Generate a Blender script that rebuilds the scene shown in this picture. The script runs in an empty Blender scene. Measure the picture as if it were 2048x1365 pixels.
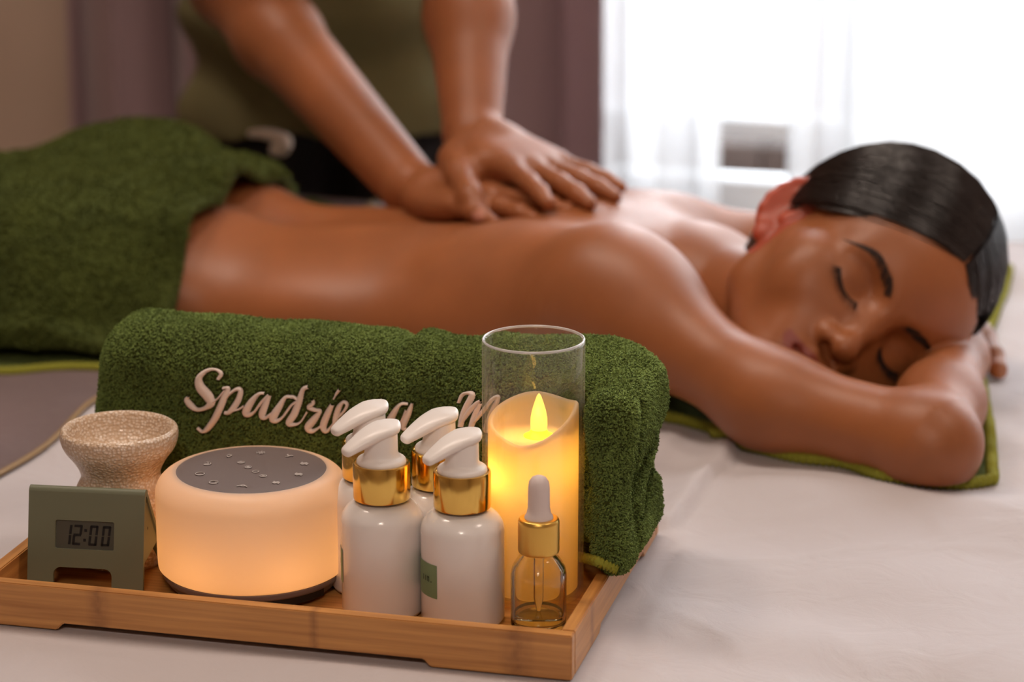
import bpy, bmesh, math, random
import numpy as np
from mathutils import Vector, Matrix
from mathutils.bvhtree import BVHTree
random.seed(7); rng = np.random.default_rng(7)
SC = bpy.context.scene; COL = SC.collection

# ------------------------------------------------------------------ camera
FPX = 5200.0; PITCH = math.radians(15.6); YAW = math.radians(14.2); CAMZ = 1.2
cd = bpy.data.cameras.new('camera'); cam = bpy.data.objects.new('camera', cd); COL.objects.link(cam)
cd.sensor_width = 36.0; cd.lens = FPX * 36.0 / 2048.0; cd.clip_start = 0.05; cd.clip_end = 100
cam.location = (0, 0, CAMZ); cam.rotation_euler = (math.pi / 2 - PITCH, 0, YAW)
cd.dof.use_dof = True; cd.dof.focus_distance = 1.615; cd.dof.aperture_fstop = 5.2
SC.camera = cam
# ------------------------------------------------------------------ world, lights, exposure
SC.view_settings.view_transform = 'Standard'; SC.view_settings.look = 'None'
SC.view_settings.exposure = 0.0; SC.view_settings.gamma = 1.0; SC.view_settings.use_curve_mapping = False
W = bpy.data.worlds.new('sky'); SC.world = W; W.use_nodes = True
bgn = W.node_tree.nodes['Background']; bgn.inputs[0].default_value = (0.86, 0.93, 1.0, 1); bgn.inputs[1].default_value = 5.0
def area(name, loc, target, sx, sy, power, color):
    l = bpy.data.lights.new(name, 'AREA'); l.shape = 'RECTANGLE'; l.size = sx; l.size_y = sy; l.energy = power; l.color = color
    o = bpy.data.objects.new(name, l); COL.objects.link(o); o.location = loc
    o.rotation_euler = (Vector(target) - Vector(loc)).to_track_quat('-Z', 'Y').to_euler(); return o
area('daylight_at_window', (0.5, 4.25, 1.95), (0.1, 2.1, 1.1), 2.6, 2.1, 205, (1.0, 0.97, 0.96))
for n_, loc_, tgt_, e_ in (('ceiling_lamp', (0.1, -0.9, 2.45), (-0.4, 1.5, 0.6), 18.5), ('ceiling_lamp', (-0.6, 1.75, 2.55), (-0.6, 1.75, 0.6), 10), ('ceiling_lamp', (-1.3, 2.0, 2.55), (-1.2, 2.2, 0.6), 12), ('ceiling_lamp', (0.9, 1.5, 2.55), (0.3, 1.6, 0.6), 8)):
    area(n_, loc_, tgt_, 0.4, 0.4, e_ * .94, (1.0, 0.83, 0.70))

# ------------------------------------------------------------------ helpers: pixels of the photograph to points in the room
_cy, _sy, _cp, _sp = math.cos(YAW), math.sin(YAW), math.cos(PITCH), math.sin(PITCH)
CR = np.array([_cy, _sy, 0]); FH = np.array([-_sy, _cy, 0]); CZ = np.array([0, 0, 1.0]); CC = np.array([0, 0, CAMZ])
CF = FH * _cp - CZ * _sp; CU = FH * _sp + CZ * _cp
def ray(x, y): return CF + CR * ((x - 1024) / FPX) + CU * ((682.5 - y) / FPX)
def onz(x, y, z): r = ray(x, y); return CC + r * ((z - CAMZ) / r[2])
def ony(x, y, Y): r = ray(x, y); return CC + r * (Y / r[1])
def ond(x, y, d): return CC + ray(x, y) * d

# ------------------------------------------------------------------ helpers: objects
def setp(o, label=None, cat=None, group=None, kind=None):
    if label: o['label'] = label
    if cat: o['category'] = cat
    if group: o['group'] = group
    if kind: o['kind'] = kind
    return o
def empty(name, loc, label, cat, group=None, rz=0.0):
    o = bpy.data.objects.new(name, None); COL.objects.link(o); o.location = loc; o.rotation_euler = (0, 0, rz)
    o.empty_display_size = 0.05
    return setp(o, label, cat, group)
def mesh_np(name, V, F):
    V = np.asarray(V, np.float32); F = np.asarray(F, np.int32); k = F.shape[1]; n = len(F)
    me = bpy.data.meshes.new(name); me.vertices.add(len(V)); me.vertices.foreach_set('co', V.ravel())
    me.loops.add(n * k); me.loops.foreach_set('vertex_index', F.ravel())
    me.polygons.add(n); me.polygons.foreach_set('loop_start', np.arange(0, n * k, k, dtype=np.int32))
    me.update(calc_edges=True); me.validate()
    return me
def link(name, me, mat, parent=None, loc=(0, 0, 0), smooth=True):
    o = bpy.data.objects.new(name, me); COL.objects.link(o); o.location = loc
    if mat is not None and not me.materials: me.materials.append(mat)
    if smooth: me.polygons.foreach_set('use_smooth', np.ones(len(me.polygons), bool))
    if parent is not None: o.parent = parent
    return o
def npobj(name, V, F, mat, parent=None, loc=(0, 0, 0), smooth=True):
    return link(name, mesh_np(name, V, F), mat, parent, loc, smooth)
def bmobj(name, bm, mat, parent=None, loc=(0, 0, 0), smooth=False, angle=None):
    bmesh.ops.recalc_face_normals(bm, faces=bm.faces[:])
    me = bpy.data.meshes.new(name); bm.to_mesh(me); bm.free()
    o = link(name, me, mat, parent, loc, smooth)
    if angle is not None and smooth: me.set_sharp_from_angle(angle=angle)
    return o
def bm_box(bm, x0, x1, y0, y1, z0, z1, bev=0.0, seg=2):
    r = bmesh.ops.create_cube(bm, size=1.0); vs = r['verts']
    for v in vs:
        v.co.x = x0 + (v.co.x + .5) * (x1 - x0); v.co.y = y0 + (v.co.y + .5) * (y1 - y0); v.co.z = z0 + (v.co.z + .5) * (z1 - z0)
    if bev > 0:
        es = list({e for v in vs for e in v.link_edges})
        bmesh.ops.bevel(bm, geom=es, offset=bev, segments=seg, affect='EDGES', profile=0.5)
def box(name, x0, x1, y0, y1, z0, z1, mat, parent=None, bev=0.0, origin=None):
    bm = bmesh.new(); bm_box(bm, x0, x1, y0, y1, z0, z1, bev)
    if origin is None: origin = (0, 0, 0) if parent is not None else ((x0 + x1) / 2, (y0 + y1) / 2, z0)
    if origin != (0, 0, 0): bmesh.ops.translate(bm, vec=-Vector(origin), verts=bm.verts[:])
    return bmobj(name, bm, mat, parent, origin, smooth=bev > 0, angle=0.6 if bev > 0 else None)
def lathe(name, prof, mat, parent=None, loc=(0, 0, 0), seg=64, angle=0.7, cap=True):
    V = []; F = []; n = len(prof)
    for i in range(seg):
        a = 2 * math.pi * i / seg; c, s = math.cos(a), math.sin(a)
        for r, z in prof: V.append((r * c, r * s, z))
    bm = bmesh.new(); bv = [bm.verts.new(v) for v in V]
    for i in range(seg):
        j = (i + 1) % seg
        for k in range(n - 1):
            a, b, c, d = bv[i * n + k], bv[j * n + k], bv[j * n + k + 1], bv[i * n + k + 1]
            bm.faces.new((a, b, c, d))
    bmesh.ops.remove_doubles(bm, verts=bm.verts[:], dist=1e-7)
    bmesh.ops.dissolve_degenerate(bm, edges=bm.edges[:], dist=1e-7)
    return bmobj(name, bm, mat, parent, loc, smooth=True, angle=angle)
def rounded(prof, r=0.002, seg=4):
    """round the corners of a profile polyline"""
    out = [prof[0]]
    for i in range(1, len(prof) - 1):
        p, q, s = (np.array(prof[i - 1]), np.array(prof[i]), np.array(prof[i + 1]))
        a, b = p - q, s - q; la, lb = np.linalg.norm(a), np.linalg.norm(b)
        if la < 1e-9 or lb < 1e-9: out.append(prof[i]); continue
        rr = min(r, la * .45, lb * .45); A, B = q + a / la * rr, q + b / lb * rr
        for t in np.linspace(0, 1, seg + 1): out.append(tuple((1 - t) ** 2 * A + 2 * t * (1 - t) * q + t * t * B))
    out.append(prof[-1]); return out
def tube_np(paths, radii, sides=4):
    """paths (n,m,3), radii (m,) or (n,m) -> verts, quads"""
    P = np.asarray(paths, float); n, m, _ = P.shape
    Rr = np.broadcast_to(np.asarray(radii, float), (n, m))
    T = np.gradient(P, axis=1); T /= np.linalg.norm(T, axis=2, keepdims=True) + 1e-12
    ref = np.where(np.abs(T[..., 2:3]) > .9, np.array([1., 0, 0]), np.array([0, 0, 1.]))
    A = np.cross(T, ref); A /= np.linalg.norm(A, axis=2, keepdims=True) + 1e-12; B = np.cross(T, A)
    ang = np.arange(sides) * 2 * math.pi / sides
    V = P[:, :, None, :] + Rr[:, :, None, None] * (A[:, :, None, :] * np.cos(ang)[None, None, :, None] + B[:, :, None, :] * np.sin(ang)[None, None, :, None])
    idx = np.arange(n * m * sides).reshape(n, m, sides)
    a = idx[:, :-1, :]; b = idx[:, 1:, :]; F = np.stack([a, np.roll(a, -1, 2), np.roll(b, -1, 2), b], -1).reshape(-1, 4)
    return V.reshape(-1, 3), F
def crom(pts, n=60):
    """smooth curve through points (any dimension)"""
    P = np.asarray(pts, float); P = np.vstack([2 * P[0] - P[1], P, 2 * P[-1] - P[-2]]); k = len(P) - 3
    u = np.linspace(0, k - 1e-9, n); i = u.astype(int); t = (u - i)[:, None]
    p0, p1, p2, p3 = P[i], P[i + 1], P[i + 2], P[i + 3]
    return .5 * (2 * p1 + (p2 - p0) * t + (2 * p0 - 5 * p1 + 4 * p2 - p3) * t ** 2 + (3 * p1 - p0 - 3 * p2 + p3) * t ** 3)

# ------------------------------------------------------------------ helpers: materials
def nmat(name):
    m = bpy.data.materials.new(name); m.use_nodes = True; nt = m.node_tree
    return m, nt, nt.nodes['Principled BSDF'], nt.nodes['Material Output']
def pmat(name, col, rough=.5, metal=0., spec=.5, noise=None, bump=None, coat=0., sss=0., sheen=0., emit=None, estr=0., trans=0., ior=1.45):
    """noise=(scale, amount 0..1, stretch xyz) varies the colour; bump=(scale, strength, distance)"""
    m, nt, b, out = nmat(name); N = nt.nodes; L = nt.links
    b.inputs['Base Color'].default_value = (*col, 1); b.inputs['Roughness'].default_value = rough; b.inputs['Metallic'].default_value = metal
    b.inputs['Specular IOR Level'].default_value = spec; b.inputs['Coat Weight'].default_value = coat; b.inputs['IOR'].default_value = ior
    b.inputs['Sheen Weight'].default_value = sheen; b.inputs['Transmission Weight'].default_value = trans
    if sss: b.inputs['Subsurface Weight'].default_value = sss; b.inputs['Subsurface Radius'].default_value = (1, .35, .18); b.inputs['Subsurface Scale'].default_value = .008
    if emit: b.inputs['Emission Color'].default_value = (*emit, 1); b.inputs['Emission Strength'].default_value = estr
    tc = N.new('ShaderNodeTexCoord')
    if noise:
        mp = N.new('ShaderNodeMapping'); L.new(tc.outputs['Object'], mp.inputs[0])
        mp.inputs['Scale'].default_value = noise[2] if len(noise) > 2 else (1, 1, 1)
        t = N.new('ShaderNodeTexNoise'); t.inputs['Scale'].default_value = noise[0]; t.inputs['Detail'].default_value = 4; L.new(mp.outputs[0], t.inputs[0])
        r = N.new('ShaderNodeValToRGB'); a = noise[1]
        r.color_ramp.elements[0].position = .3; r.color_ramp.elements[1].position = .7
        r.color_ramp.elements[0].color = (*[c * (1 - a) for c in col], 1); r.color_ramp.elements[1].color = (*[min(1, c * (1 + a)) for c in col], 1)
        L.new(t.outputs['Fac'], r.inputs[0]); L.new(r.outputs[0], b.inputs['Base Color'])
    if bump:
        t2 = N.new('ShaderNodeTexNoise'); t2.inputs['Scale'].default_value = bump[0]; t2.inputs['Detail'].default_value = 3; L.new(tc.outputs['Object'], t2.inputs[0])
        bp = N.new('ShaderNodeBump'); bp.inputs['Strength'].default_value = bump[1]; bp.inputs['Distance'].default_value = bump[2]
        L.new(t2.outputs['Fac'], bp.inputs['Height']); L.new(bp.outputs[0], b.inputs['Normal'])
    return m
# ================================================================== the setting
M_wall = pmat('tan wall paint', (.52, .38, .29), .8, noise=(3, .05))
M_ceil = pmat('ceiling paint', (.62, .55, .48), .9)
M_floor = pmat('wooden floor', (.16, .09, .05), .5, noise=(4, .3, (1, 12, 1)))
M_white = pmat('white window paint', (.82, .82, .82), .45)
M_stone = pmat('pale terrace stone', (.42, .36, .35), .8, noise=(6, .1))
M_brown = pmat('brown outdoor wood', (.045, .030, .024), .75, noise=(9, .2, (1, 1, 6)))
M_facade = pmat('white facade', (.80, .82, .86), .8)
M_bluepane = pmat('pale blue reflecting glass', (.30, .38, .52), .3)
def struct(name, *a, **k): return setp(box(name, *a, **k), kind='structure')
RX0, RX1, RY0, RY1, RZ1 = -2.7, 2.0, -1.6, 3.42, 2.62
struct('floor', RX0, RX1, RY0, RY1 + .25, -.1, 0, M_floor)
struct('ceiling', RX0, RX1, RY0, RY1 + .25, RZ1, RZ1 + .1, M_ceil)
struct('wall_left', RX0 - .1, RX0, RY0, RY1, 0, RZ1, M_wall)
struct('wall_right', RX1, RX1 + .1, RY0, RY1, 0, RZ1, M_wall)
struct('wall_front', RX0 - .1, RX1 + .1, RY0 - .1, RY0, 0, RZ1, M_wall)
WX0, WX1, WZ0, WZ1 = -.80, 1.50, .40, 2.35          # window opening
bm = bmesh.new()
bm_box(bm, RX0, WX0, RY1, RY1 + .14, 0, RZ1); bm_box(bm, WX1, RX1, RY1, RY1 + .14, 0, RZ1)
bm_box(bm, WX0, WX1, RY1, RY1 + .14, 0, WZ0); bm_box(bm, WX0, WX1, RY1, RY1 + .14, WZ1, RZ1)
wb = setp(bmobj('wall_back', bm, M_wall), kind='structure')
struct('baseboard_left', RX0, RX0 + .015, RY0, RY1, 0, .09, M_white)
# window: outer frame, mullions, transom, panes
bm = bmesh.new(); fy0, fy1 = RY1 + .03, RY1 + .09
for a in ((WX0, WX1, WZ0, WZ0 + .055), (WX0, WX1, WZ1 - .055, WZ1), (WX0, WX0 + .05, WZ0 + .055, WZ1 - .055), (WX1 - .05, WX1, WZ0 + .055, WZ1 - .055)):
    bm_box(bm, a[0], a[1], fy0, fy1, a[2], a[3], .004)
win = bmobj('window_1', bm, M_white, None, (0, 0, 0)); setp(win, kind='structure')
MX = [-.60, -.39, .05, .49, .93, 1.22]
for x in MX[1:5]: box('mullion', x - .028, x + .028, fy0 + .004, fy1 - .004, WZ0 + .055, WZ1 - .055, M_white, win, .003)
box('transom', WX0 + .05, WX1 - .05, fy0 - .012, fy1 - .008, .517, .542, M_white, win, .003)
box('sill', WX0, WX1, RY1 - .045, RY1 + .03, WZ0 - .02, WZ0 + .008, M_white, win, .004)
m, nt, b, out = nmat('clear window glass'); N = nt.nodes; L = nt.links
tr = N.new('ShaderNodeBsdfTransparent'); tr.inputs[0].default_value = (.95, .97, .98, 1); gl = N.new('ShaderNodeBsdfGlossy'); gl.inputs['Roughness'].default_value = .02
fr = N.new('ShaderNodeFresnel'); fr.inputs[0].default_value = 1.3; mx = N.new('ShaderNodeMixShader'); L.new(fr.outputs[0], mx.inputs[0]); L.new(tr.outputs[0], mx.inputs[1]); L.new(gl.outputs[0], mx.inputs[2]); L.new(mx.outputs[0], out.inputs[0])
M_pane = m
xs = [WX0 + .05] + [v for x in MX[1:5] for v in (x - .028, x + .028)] + [WX1 - .05]
for i in range(0, len(xs), 2):
    for z0, z1 in ((WZ0 + .055, .517), (.542, WZ1 - .055)):
        box('pane', xs[i] + .001, xs[i + 1] - .001, fy0 + .028, fy0 + .034, z0 + .001, z1 - .001, M_pane, win)
# outside: terrace, brown planter wall, neighbouring building
struct('terrace_ground', -3.2, 3.5, RY1 + .16, 9.8, .08, .22, M_stone)
pl = empty('planter_wall', (-.3, 4.3, .22), 'low brown planter wall on the terrace outside the window', 'planter')
box('plinth', -1.6, 1.9, -.04, .2, 0, .035, M_stone, pl, .004)
for i in range(14): box('board', -1.6 + i * .25, -1.6 + i * .25 + .246, 0, .16, .035, .115, M_brown, pl, .003)
bd = empty('apartment_building', (0, 10.0, -6.0), 'white building across the street behind the sheer curtain', 'building')
box('wall', -6, 7, 0, 2, 0, 14, M_facade, bd)
for i in range(9):
    for k in range(10): box('window', -5.2 + i * 1.35, -4.6 + i * 1.35, -.03, .02, .6 + k * 1.3, 1.3 + k * 1.3, M_bluepane, bd, .01)

# ------------------------------------------------------------------ curtains
def pleats(x0, x1, y, z0, z1, wl, amp, seed, nz=18, flare=.0):
    r = np.random.default_rng(seed); n = int((x1 - x0) / wl * 22); u = np.linspace(0, 1, n); V = []
    ph = np.cumsum(1 + .35 * np.sin(u * 23 + seed) + .2 * r.standard_normal(n) * .3); ph = ph / ph[-1] * (x1 - x0) / wl * 2 * math.pi
    for k in range(nz):
        t = k / (nz - 1); z = z0 + (z1 - z0) * t
        a = amp * (1.1 - .35 * t) * (1 + .25 * np.sin(u * 31 + 2 * t))
        X = x0 + (x1 - x0) * u + flare * (1 - t) * (u - .5) + .25 * amp * np.sin(2 * ph + .6 + t); Y = y + a * np.sin(ph + .35 * np.sin(3 * t + u * 5))
        V.append(np.stack([X, Y, np.full(n, z)], 1))
    V = np.concatenate(V); idx = np.arange(n * nz).reshape(nz, n)
    F = np.stack([idx[:-1, :-1], idx[:-1, 1:], idx[1:, 1:], idx[1:, :-1]], -1).reshape(-1, 4); return V, F
def curtain(name, V, F, mat, label, thick):
    o = V.mean(0); o[2] = V[:, 2].min()
    ob = npobj(name, V - o, F, mat, None, tuple(o)); setp(ob, label, 'curtain')
    md = ob.modifiers.new('thickness', 'SOLIDIFY'); md.thickness = thick; return ob
m, nt, b, out = nmat('mauve curtain fabric'); N = nt.nodes; L = nt.links
b.inputs['Base Color'].default_value = (.36, .235, .24, 1); b.inputs['Roughness'].default_value = .8; b.inputs['Sheen Weight'].default_value = .25
tl = N.new('ShaderNodeBsdfTranslucent'); tl.inputs[0].default_value = (.60, .40, .45, 1); mx = N.new('ShaderNodeMixShader'); mx.inputs[0].default_value = .22
L.new(b.outputs[0], mx.inputs[1]); L.new(tl.outputs[0], mx.inputs[2]); L.new(mx.outputs[0], out.inputs[0])
V, F = pleats(-1.43, -.70, 3.18, .02, 2.5, .13, .05, 3, flare=.02); curtain('curtain', V, F, m, 'heavy mauve curtain in deep folds left of the bright window', .003)
m, nt, b, out = nmat('white sheer fabric'); N = nt.nodes; L = nt.links
df = N.new('ShaderNodeBsdfDiffuse'); df.inputs[0].default_value = (.9, .9, .9, 1); tl = N.new('ShaderNodeBsdfTranslucent'); tl.inputs[0].default_value = (.95, .95, .95, 1)
tp = N.new('ShaderNodeBsdfTransparent'); m1 = N.new('ShaderNodeMixShader'); m1.inputs[0].default_value = .7; m2 = N.new('ShaderNodeMixShader'); m2.inputs[0].default_value = .36
L.new(df.outputs[0], m1.inputs[1]); L.new(tl.outputs[0], m1.inputs[2]); L.new(m1.outputs[0], m2.inputs[1]); L.new(tp.outputs[0], m2.inputs[2]); L.new(m2.outputs[0], out.inputs[0])
M_sheer = m
V, F = pleats(-.78, -.555, 3.30, .03, 2.5, .085, .022, 5); curtain('sheer_curtain', V, F, M_sheer, 'narrow white sheer curtain hanging beside the mauve curtain', .0006)
V, F = pleats(-.475, 1.45, 3.30, .03, 2.5, .10, .026, 8); curtain('sheer_curtain', V, F, M_sheer, "wide white sheer curtain behind the dark-haired woman's head", .0006)
# ================================================================== bed
BX0, BX1, BY0, BY1 = -2.0, .42, .93, 2.57
M_mattress = pmat('mattress ticking', (.6, .56, .52), .8)
M_bedwood = pmat('dark bed wood', (.09, .05, .03), .5, noise=(5, .3, (1, 8, 8)))
bed = empty('bed', ((BX0 + BX1) / 2, (BY0 + BY1) / 2, 0), 'wide low bed under the white sheet and the lying woman', 'bed')
hx, hy = (BX1 - BX0) / 2, (BY1 - BY0) / 2
box('mattress', -hx + .01, hx - .01, -hy + .01, hy - .01, .30, .585, M_mattress, bed, .02)
box('bed_base', -hx + .03, hx - .03, -hy + .03, hy - .03, .10, .299, M_bedwood, bed, .008)
for sx in (-1, 1):
    for sy in (-1, 1): box('leg', sx * (hx - .15) - .03, sx * (hx - .15) + .03, sy * (hy - .15) - .03, sy * (hy - .15) + .03, 0, .099, M_bedwood, bed, .004)

def sstep(a, b, x): t = np.clip((x - a) / (b - a), 0, 1); return t * t * (3 - 2 * t)
_wd = rng.standard_normal((14, 2)); _wd /= np.linalg.norm(_wd, axis=1, keepdims=True); _wp = rng.uniform(0, 6.28, 14); _wf = rng.uniform(14, 70, 14)
FA, FB = onz(1475, 880, .6)[:2], onz(1322, 1062, .6)[:2]; FD = (FB - FA) / np.linalg.norm(FB - FA); FN = np.array([FD[1], -FD[0]])
CREASES = [((1345, 1135), (1870, 1085), .0012), ((1870, 1085), (2048, 1105), .0010), ((1330, 1210), (1500, 1330), .0016), ((1620, 1240), (1760, 1365), .0010), ((1400, 1085), (1560, 1060), .0011), ((1840, 1010), (1920, 1085), .0014),
           ((1900, 1330), (2048, 1275), .0014), ((1330, 1205), (1470, 1222), .0010), ((1930, 1000), (2048, 1040), .0014), ((1560, 1030), (1800, 1025), .0009), ((100, 1300), (420, 1345), .0010), ((520, 1330), (840, 1365), .0009)]
CREASES = [(onz(*a, .6)[:2], onz(*b, .6)[:2], h) for a, b, h in CREASES]
def sheet_z(x, y):
    x = np.asarray(x, float); y = np.asarray(y, float); h = np.zeros(np.broadcast(x, y).shape)
    for d, p, f in zip(_wd, _wp, _wf): h += .0009 * (30 / f) ** .7 * np.sin(f * (d[0] * x + d[1] * y) + p + 1.5 * np.sin(9 * y + p))
    for a, b, hh in CREASES:
        d = b - a; l = np.linalg.norm(d); d = d / l; s = (x - a[0]) * d[0] + (y - a[1]) * d[1]; q = (x - a[0]) * -d[1] + (y - a[1]) * d[0] + .004 * np.sin(s * 45 + hh * 9e3)
        h += hh * np.exp(-np.abs(q) / .006) * sstep(-.02, .03, s) * (1 - sstep(l - .03, l + .02, s))
    s = (x - FA[0]) * FD[0] + (y - FA[1]) * FD[1]; q = (x - FA[0]) * FN[0] + (y - FA[1]) * FN[1] + .006 * np.sin(s * 14)
    L = np.linalg.norm(FB - FA); w = sstep(-.05, .04, s) * (1 - sstep(L, L + .1, s))
    h += w * (.0085 * np.exp(-(q / .016) ** 2) * (q > 0) + .0085 * np.exp(-(q / .0030) ** 2) * (q <= 0) + .003 * np.exp(-((q - .05) / .008) ** 2))
    h += .010 * np.exp(-(((x + .22) / .10) ** 2 + ((y - 1.745) / .035) ** 2)) + .006 * np.exp(-(((x + .06) / .07) ** 2 + ((y - 1.76) / .05) ** 2))
    flat = sstep(-.75, -.715, x) * (1 - sstep(-.30, -.285, x)) * sstep(1.355, 1.375, y) * (1 - sstep(1.64, 1.66, y))     # under the tray
    return .6 + h * (1 - flat) - .004 * flat * 0 - .0012 * flat
m, nt, b, out = nmat('white cotton sheet'); N = nt.nodes; L_ = nt.links
b.inputs['Base Color'].default_value = (.53, .485, .495, 1); b.inputs['Roughness'].default_value = .75; b.inputs['Sheen Weight'].default_value = .15
tc = N.new('ShaderNodeTexCoord'); mp = N.new('ShaderNodeMapping'); L_.new(tc.outputs['Object'], mp.inputs[0])
t1 = N.new('ShaderNodeTexNoise'); t1.inputs['Scale'].default_value = 22; t1.inputs['Detail'].default_value = 6; t1.inputs['Distortion'].default_value = 1.2; L_.new(mp.outputs[0], t1.inputs[0])
t2 = N.new('ShaderNodeTexNoise'); t2.inputs['Scale'].default_value = 900; L_.new(tc.outputs['Object'], t2.inputs[0])
ad = N.new('ShaderNodeMath'); ad.operation = 'MULTIPLY_ADD'; L_.new(t2.outputs['Fac'], ad.inputs[0]); ad.inputs[1].default_value = .04; L_.new(t1.outputs['Fac'], ad.inputs[2])
bp = N.new('ShaderNodeBump'); bp.inputs['Strength'].default_value = .45; bp.inputs['Distance'].default_value = .004; L_.new(ad.outputs[0], bp.inputs['Height']); L_.new(bp.outputs[0], b.inputs['Normal'])
M_sheet = m
def axis(lo, hi, fine0, fine1, hf, hc):
    return np.unique(np.concatenate([np.arange(lo, fine0, hc), np.arange(fine0, fine1, hf), np.arange(fine1, hi, hc), [hi]]).round(5))
gx = axis(BX0, BX1, -.85, .06, .0045, .02); gy = axis(BY0, BY1, 1.26, 1.98, .0045, .02)
X, Y = np.meshgrid(gx, gy, indexing='ij'); Z = sheet_z(X, Y)
def skirt(X, Y, Z):
    nx, ny = X.shape; drop = [.0, .03, .10, .2, .32]; V = [np.stack([X, Y, Z], -1).reshape(-1, 3)]; F = []
    idx = np.arange(nx * ny).reshape(nx, ny)
    F.append(np.stack([idx[:-1, :-1], idx[1:, :-1], idx[1:, 1:], idx[:-1, 1:]], -1).reshape(-1, 4))
    ring = np.concatenate([idx[:, 0], idx[-1, 1:], idx[-2::-1, -1], idx[0, -2:0:-1]])
    P = V[0][ring]; c = P.mean(0); d = P[:, :2] - np.clip(P[:, :2], [BX0 + .01, BY0 + .01], [BX1 - .01, BY1 - .01]); d = d / (np.linalg.norm(d, axis=1, keepdims=True) + 1e-9)
    base = nx * ny; prev = ring; s = np.arange(len(ring)) * .35
    for k, dr in enumerate(drop[1:]):
        Q = P.copy(); Q[:, :2] += d * (.006 + .006 * k * (1 + np.sin(s * .5 + np.sin(s * .13)))[:, None] * .8); Q[:, 2] -= dr
        V.append(Q); cur = np.arange(len(ring)) + base; base += len(ring)
        F.append(np.stack([prev, np.roll(prev, -1), np.roll(cur, -1), cur], -1)); prev = cur
    return np.concatenate(V), np.concatenate(F)
V, F = skirt(X, Y, Z); o = np.array([(BX0 + BX1) / 2, (BY0 + BY1) / 2, .28])
setp(npobj('bed_sheet', V - o, F, M_sheet, None, tuple(o)), 'wide white cotton sheet with soft creases spread over the bed', 'bed sheet')

# mauve grey runner across the bed on the left
M_runner = pmat('mauve grey runner fabric', (.165, .118, .115), .75, bump=(160, .35, .002), noise=(7, .12))
M_pipe = pmat('bronze piping', (.30, .19, .08), .5)
RXR = -.795
gx = np.arange(-1.5, RXR + 1e-6, .0125); gx[-1] = RXR; gy = np.arange(BY0 + .012, BY1 - .01, .0125); X, Y = np.meshgrid(gx, gy, indexing='ij'); Z = sheet_z(X, Y) + .003
idx = np.arange(X.size).reshape(X.shape); F = np.stack([idx[:-1, :-1], idx[1:, :-1], idx[1:, 1:], idx[:-1, 1:]], -1).reshape(-1, 4)
o = np.array([-1.1, 1.75, .6]); rn = npobj('bed_runner', np.stack([X, Y, Z], -1).reshape(-1, 3) - o, F, M_runner, None, tuple(o)); setp(rn, 'mauve grey bed runner lying across the sheet left of the tray', 'bed runner')
yy = gy; P = np.stack([np.full_like(yy, RXR), yy, sheet_z(np.full_like(yy, RXR), yy) + .0035], 1) - o
V, F = tube_np([P], .0022, 6); setp(npobj('piping', V, F, M_pipe, rn), 'thin bronze piping')

# green towel lying under the woman
def terry(name, col, hue=.35, scale=420, bstr=.9, bd=.004):
    m, nt, b, out = nmat(name); N = nt.nodes; L = nt.links; b.inputs['Roughness'].default_value = .95; b.inputs['Specular IOR Level'].default_value = .12
    b.inputs['Sheen Weight'].default_value = .25; b.inputs['Sheen Roughness'].default_value = .5; b.inputs['Sheen Tint'].default_value = (.6, .8, .3, 1)
    tc = N.new('ShaderNodeTexCoord'); t = N.new('ShaderNodeTexNoise'); t.inputs['Scale'].default_value = scale; t.inputs['Detail'].default_value = 2; L.new(tc.outputs['Object'], t.inputs[0])
    t3 = N.new('ShaderNodeTexNoise'); t3.inputs['Scale'].default_value = 26; t3.inputs['Detail'].default_value = 3; L.new(tc.outputs['Object'], t3.inputs[0])
    ad = N.new('ShaderNodeMath'); ad.operation = 'MULTIPLY_ADD'; L.new(t3.outputs['Fac'], ad.inputs[0]); ad.inputs[1].default_value = .7; L.new(t.outputs['Fac'], ad.inputs[2])
    r = N.new('ShaderNodeValToRGB'); r.color_ramp.elements[0].position = .55; r.color_ramp.elements[1].position = 1.1
    r.color_ramp.elements[0].color = (*[c * (1 - hue) for c in col], 1); r.color_ramp.elements[1].color = (*[c * (1 + hue) for c in col], 1)
    L.new(ad.outputs[0], r.inputs[0]); L.new(r.outputs[0], b.inputs['Base Color'])
    bp = N.new('ShaderNodeBump'); bp.inputs['Strength'].default_value = bstr; bp.inputs['Distance'].default_value = bd; L.new(t.outputs['Fac'], bp.inputs['Height']); L.new(bp.outputs[0], b.inputs['Normal'])
    return m
GREEN = (.044, .054, .010)
M_terry = terry('moss green terry cloth', GREEN)
M_pile = terry('moss green terry pile', (.115, .160, .040), hue=.5, bstr=.2); M_pile2 = terry('deep green terry pile', (.062, .072, .014), hue=.4, bstr=.2)
M_hem = pmat('yellow green woven hem', (.27, .27, .025), .85, bump=(500, .8, .002))
near_px = [(-700, 640), (-100, 735), (180, 738), (700, 775), (1340, 834), (1440, 876), (1520, 902), (1600, 924), (1690, 937), (1740, 954), (1775, 964), (1830, 968), (1900, 966), (1986, 950)]
near = np.array([onz(x, y, .604)[:2] for x, y in near_px]); near = crom(near, 220)
right_px = [(1986, 950), (1978, 860), (1960, 760), (1968, 690), (1995, 610), (2018, 540)]
right = crom(np.array([onz(x, y, .604)[:2] for x, y in right_px]), 90); far = 2.47
nv = 90; tt = np.linspace(0, 1, nv); V = []
xr = np.interp(np.linspace(near[0, 0], near[-1, 0], len(near)), near[:, 0], near[:, 0])
ynear = np.interp(xr, near[:, 0], near[:, 1])
rt = np.array([np.interp(t, np.linspace(0, 1, len(right)), right[:, 0]) for t in tt])
Ux = np.linspace(0, 1, len(near)) ** .9
PX = near[0, 0] + (rt[None, :] - near[0, 0]) * ((near[:, 0] - near[0, 0]) / (near[-1, 0] - near[0, 0]))[:, None]
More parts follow.
